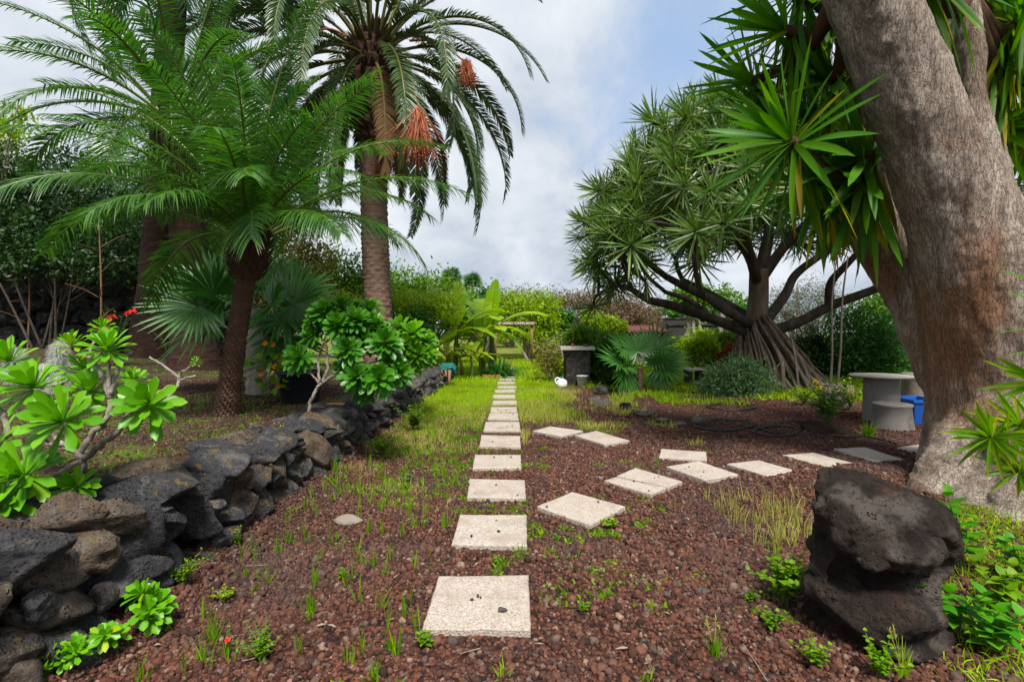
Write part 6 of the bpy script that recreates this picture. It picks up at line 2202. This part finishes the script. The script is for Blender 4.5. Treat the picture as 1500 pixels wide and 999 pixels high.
def wall_end_bits():
    r = np.random.default_rng(23)
    b = onground(652, 556, 12.7)
    t = thing('net_bundle', 'bundle of teal netting heaped on stakes at the end of the wall', 'net', b)
    V, T = rock((.5, .4, .42), 700, 5, 7, .22, 3)
    V = V + unit(V) * (.04 * (1 - 2 * np.abs(fbm(V * 14, 3, 5))))[:, None]
    MB().add(V + b + A(0, 0, .38), None, T).build('netting', M['teal'], t)
    m = MB()
    for k in range(6):
        x = r.uniform(-.28, .3)
        V, Q, T = tube([b + A(x, -.22, -.05), b + A(x + r.normal(0, .03), -.2, .42)], .025, 7)
        m.add(V, Q, T)
    m.build('stake', M['wood'], t)
    for k, (x, y, D, s, l) in enumerate(((720, 549, 14.6, .09, 'low terracotta trough rim before the dark strap leaf mound'),)):
        b = onground(x, y, D)
        o = MB().add(*box(b + A(0, 0, .05), (.5, .16, .12), .05)).build('terracotta_trough', M['terracotta'], origin=b, smooth=False)
        tag(o, l, 'trough')
    b = onground(462, 580, 5.9)
    o = MB().add(*lathe(b + A(.22, .05, 0), [(0, 0), (.14, 0), (.19, .035), (.18, .04), (.14, .015), (0, .012)], 28)).build('terracotta_dish', M['terracotta'], origin=b)
    tag(o, 'shallow terracotta dish behind the forked aeonium stem', 'dish')
    b = onground(1016, 556, 12.9)
    t = thing('stone_bench', 'low pale topped bench left of the lavender bush', 'bench', b)
    MB().add(*box(b + A(0, 0, .40), (.48, .35, .05), .2)).build('seat', M['capstone'], t, smooth=False)
    for s in (-1, 1):
        MB().add(*box(b + A(.16 * s, .03 * s, .18), (.1, .28, .39), .2)).build('leg', M['darkstone'], t, smooth=False)
    b = onground(798, 512, 26)
    o = MB().add(*box(b + A(0, 0, .55), (.16, .16, 1.2))).build('white_post', M['white'], origin=b, smooth=False)
    tag(o, 'short white post under the far yellow-green tree', 'post')


wall_end_bits()


def shed():
    b = onground(945, 512, 21.5)
    t = thing('garden_shed', 'low stone shed with red roof and teal door behind the young fan palm', 'shed', b)
    MB().add(*box(b + A(.1, .9, .72), (1.5, 1.8, 1.5))).build('wall', M['fieldstone'], t, smooth=False)
    m = MB()
    for k in range(12):
        V, Q, T = tube([b + A(-.75 + k * .148, -.18, 1.42), b + A(-.75 + k * .148, 1.9, 1.66)], .085, 8)
        m.add(V, Q, T)
    m.build('roof', M['roof'], t)
    d = MB().add(*box(b + A(.25, -.03, .66), (.62, .05, 1.3))).build('door', M['tealdoor'], t, smooth=False)
    MB().add(*box(b + A(.47, -.07, .68), (.03, .03, .1))).build('handle', M['black'], d, smooth=False)
    MB().add(*box(b + A(-.55, -.02, .85), (.36, .04, .4))).build('window', M['black'], t, smooth=False)
    b = onground(1030, 508, 24.5)
    t = thing('far_wall', 'dark rendered garden wall behind the pale tree stems', 'wall', b)
    V = []
    mb = MB().add(*box(b + A(0, .3, .85), (3.4, .3, 1.75)))
    mb.build('face', M['shedwall'], t, smooth=False)
    MB().add(*box(b + A(0, .3, 1.76), (3.5, .42, .08))).build('coping', M['darkstone'], t, smooth=False)
    # the long wall the dried vines hang on
    b = onground(880, 505, 28.6)
    t = thing('boundary_wall', 'long dark boundary wall under the dried brown vines', 'wall', b)
    MB().add(*box(b + A(1.6, .6, .9), (7.5, .4, 2.4))).build('face', M['shedwall'], t, smooth=False)
    MB().add(*box(b + A(1.6, .6, 2.14), (7.6, .5, .07))).build('coping', M['darkstone'], t, smooth=False)
    r = np.random.default_rng(3)
    for k, (x, w) in enumerate(((1003, .11), (1012, .07), (1019, .1), (1032, .08), (1048, .16))):
        b = onground(x, 512, 21)
        e = b + A(r.normal(0, .25), 0, 2.6)
        t = thing('slim_tree', ('slim pale tree stem', 'thin leaning tree stem', 'forked slim tree stem', 'crooked thin tree stem', 'thicker pale tree stem')[k] + ' before the dark far wall', 'tree', b, 'slim trees before the far wall')
        V, Q, T = tube(smoothpath([b - A(0, 0, .1), b * .5 + e * .5 + r.normal(0, .06, 3), e], 6), [w, w * .8, w * .5], 9)
        MB().add(V, Q, T).build('trunk', M['greytrunk'], t)
        m = MB()
        leafcloud(m, [(e[0], e[1], e[2] + .3, .8, .7, .5)], 900, .16, r)
        m.build('crown', M['hedge'], t)


shed()

# ------------------------------------------------------------------ sky, sun, camera
SUN_EL, SUN_AZ = math.radians(58), math.radians(-80)     # azimuth measured from +X (right) towards +Y (away)


def make_light():
    w = bpy.data.worlds.new('World')
    sc.world = w
    w.use_nodes = True
    t = w.node_tree
    t.nodes.clear()
    out = t.nodes.new('ShaderNodeOutputWorld')
    bg = t.nodes.new('ShaderNodeBackground')
    bg.inputs[1].default_value = .05
    sky = t.nodes.new('ShaderNodeTexSky')
    sky.sky_type = 'NISHITA'
    sky.sun_disc = False
    sky.sun_elevation = SUN_EL
    sky.sun_rotation = PI / 2 - SUN_AZ
    sky.air_density = 1.0
    sky.dust_density = .6
    sky.ozone_density = 1.6
    tc = t.nodes.new('ShaderNodeTexCoord')
    sep = t.nodes.new('ShaderNodeSeparateXYZ')
    t.links.new(tc.outputs['Generated'], sep.inputs[0])

    def math_(op, a, b=0., clamp=False):
        n = t.nodes.new('ShaderNodeMath')
        n.operation = op
        n.use_clamp = clamp
        for s, v in ((n.inputs[0], a), (n.inputs[1], b)):
            if isinstance(v, (int, float)):
                s.default_value = v
            else:
                t.links.new(v, s)
        return n.outputs[0]
    # clouds on a flat layer overhead: direction divided by its height
    zz = math_('MAXIMUM', sep.outputs[2], .0)
    zz = math_('ADD', zz, .28)
    cmb = t.nodes.new('ShaderNodeCombineXYZ')
    t.links.new(math_('DIVIDE', sep.outputs[0], zz), cmb.inputs[0])
    t.links.new(math_('DIVIDE', sep.outputs[1], zz), cmb.inputs[1])

    def noise(scale, det, rough, off, dist=0.):
        mp = t.nodes.new('ShaderNodeMapping')
        mp.inputs['Location'].default_value = off
        mp.inputs['Rotation'].default_value = (0, 0, .5)
        mp.inputs['Scale'].default_value = (1, .62, 1)
        t.links.new(cmb.outputs[0], mp.inputs[0])
        n = t.nodes.new('ShaderNodeTexNoise')
        n.inputs['Scale'].default_value = scale
        n.inputs['Detail'].default_value = det
        n.inputs['Roughness'].default_value = rough
        n.inputs['Distortion'].default_value = dist
        t.links.new(mp.outputs[0], n.inputs['Vector'])
        return n.outputs[0]

    def ss(v, a, b):
        n = t.nodes.new('ShaderNodeMapRange')
        n.interpolation_type = 'SMOOTHSTEP'
        t.links.new(v, n.inputs['Value'])
        n.inputs['From Min'].default_value = a
        n.inputs['From Max'].default_value = b
        return n.outputs[0]
    n1 = noise(2.3, 10, .6, (3.1, 1.7, 0), .3)
    n2 = noise(.8, 5, .5, (7.7, 2.2, 0))
    # a clearer blue patch high on the right of the view
    dirn = t.nodes.new('ShaderNodeVectorMath')
    dirn.operation = 'DOT_PRODUCT'
    nrm = t.nodes.new('ShaderNodeVectorMath')
    nrm.operation = 'NORMALIZE'
    t.links.new(tc.outputs['Generated'], nrm.inputs[0])
    t.links.new(nrm.outputs[0], dirn.inputs[0])
    hole = unit(A(.44, .78, .48))
    dirn.inputs[1].default_value = tuple(hole)
    gap = ss(dirn.outputs['Value'], .90, .998)
    cov = math_('SUBTRACT', math_('ADD', n1, .25), math_('MULTIPLY', gap, .27))
    cov = ss(cov, .34, .66)
    hor = ss(sep.outputs[2], .30, .05)
    cov = math_('MAXIMUM', cov, hor)
    ramp = t.nodes.new('ShaderNodeValToRGB')
    cr = ramp.color_ramp
    cr.elements[0].position = .40
    cr.elements[0].color = (4.8, 5.5, 6.5, 1)
    cr.elements[1].position = .58
    cr.elements[1].color = (8.0, 8.4, 9.0, 1)
    t.links.new(math_('ADD', math_('MULTIPLY', n1, .55), math_('MULTIPLY', n2, .45)), ramp.inputs[0])
    veil = t.nodes.new('ShaderNodeMix')
    veil.data_type = 'RGBA'
    veil.inputs[0].default_value = .62
    t.links.new(sky.outputs[0], veil.inputs[6])
    veil.inputs[7].default_value = (5.2, 7.2, 10.4, 1)
    mx = t.nodes.new('ShaderNodeMix')
    mx.data_type = 'RGBA'
    t.links.new(cov, mx.inputs[0])
    t.links.new(veil.outputs[2], mx.inputs[6])
    t.links.new(ramp.outputs[0], mx.inputs[7])
    t.links.new(mx.outputs[2], bg.inputs[0])
    t.links.new(bg.outputs[0], out.inputs[0])

    L = bpy.data.lights.new('sun', 'SUN')
    L.energy = 3.4
    L.angle = math.radians(14)
    L.color = (1, .95, .87)
    o = bpy.data.objects.new('sun', L)
    d = Vector((math.cos(SUN_EL) * math.cos(SUN_AZ), math.cos(SUN_EL) * math.sin(SUN_AZ), math.sin(SUN_EL)))
    o.rotation_euler = d.to_track_quat('Z', 'Y').to_euler()
    o.location = (0, 0, 30)
    COL.objects.link(o)


make_light()
cam = bpy.data.cameras.new('camera')
cam.sensor_width = 36
cam.sensor_fit = 'HORIZONTAL'
cam.lens = 36 * F / 1500
cam.shift_y = -(499.5 - HY) / 1500
cam.clip_start = .05
cam.clip_end = 3000
co = bpy.data.objects.new('camera', cam)
co.location = (0, 0, H)
co.rotation_euler = (PI / 2, 0, 0)
COL.objects.link(co)
sc.camera = co
vs = sc.view_settings
vs.view_transform = 'Standard'
vs.look = 'None'
vs.exposure = 1.1
vs.gamma = 1
vs.use_curve_mapping = False
sc.render.engine = 'CYCLES'
sc.cycles.max_bounces = 6
sc.cycles.diffuse_bounces = 3
sc.cycles.transmission_bounces = 4
sc.cycles.glossy_bounces = 2
sc.cycles.use_denoising = True
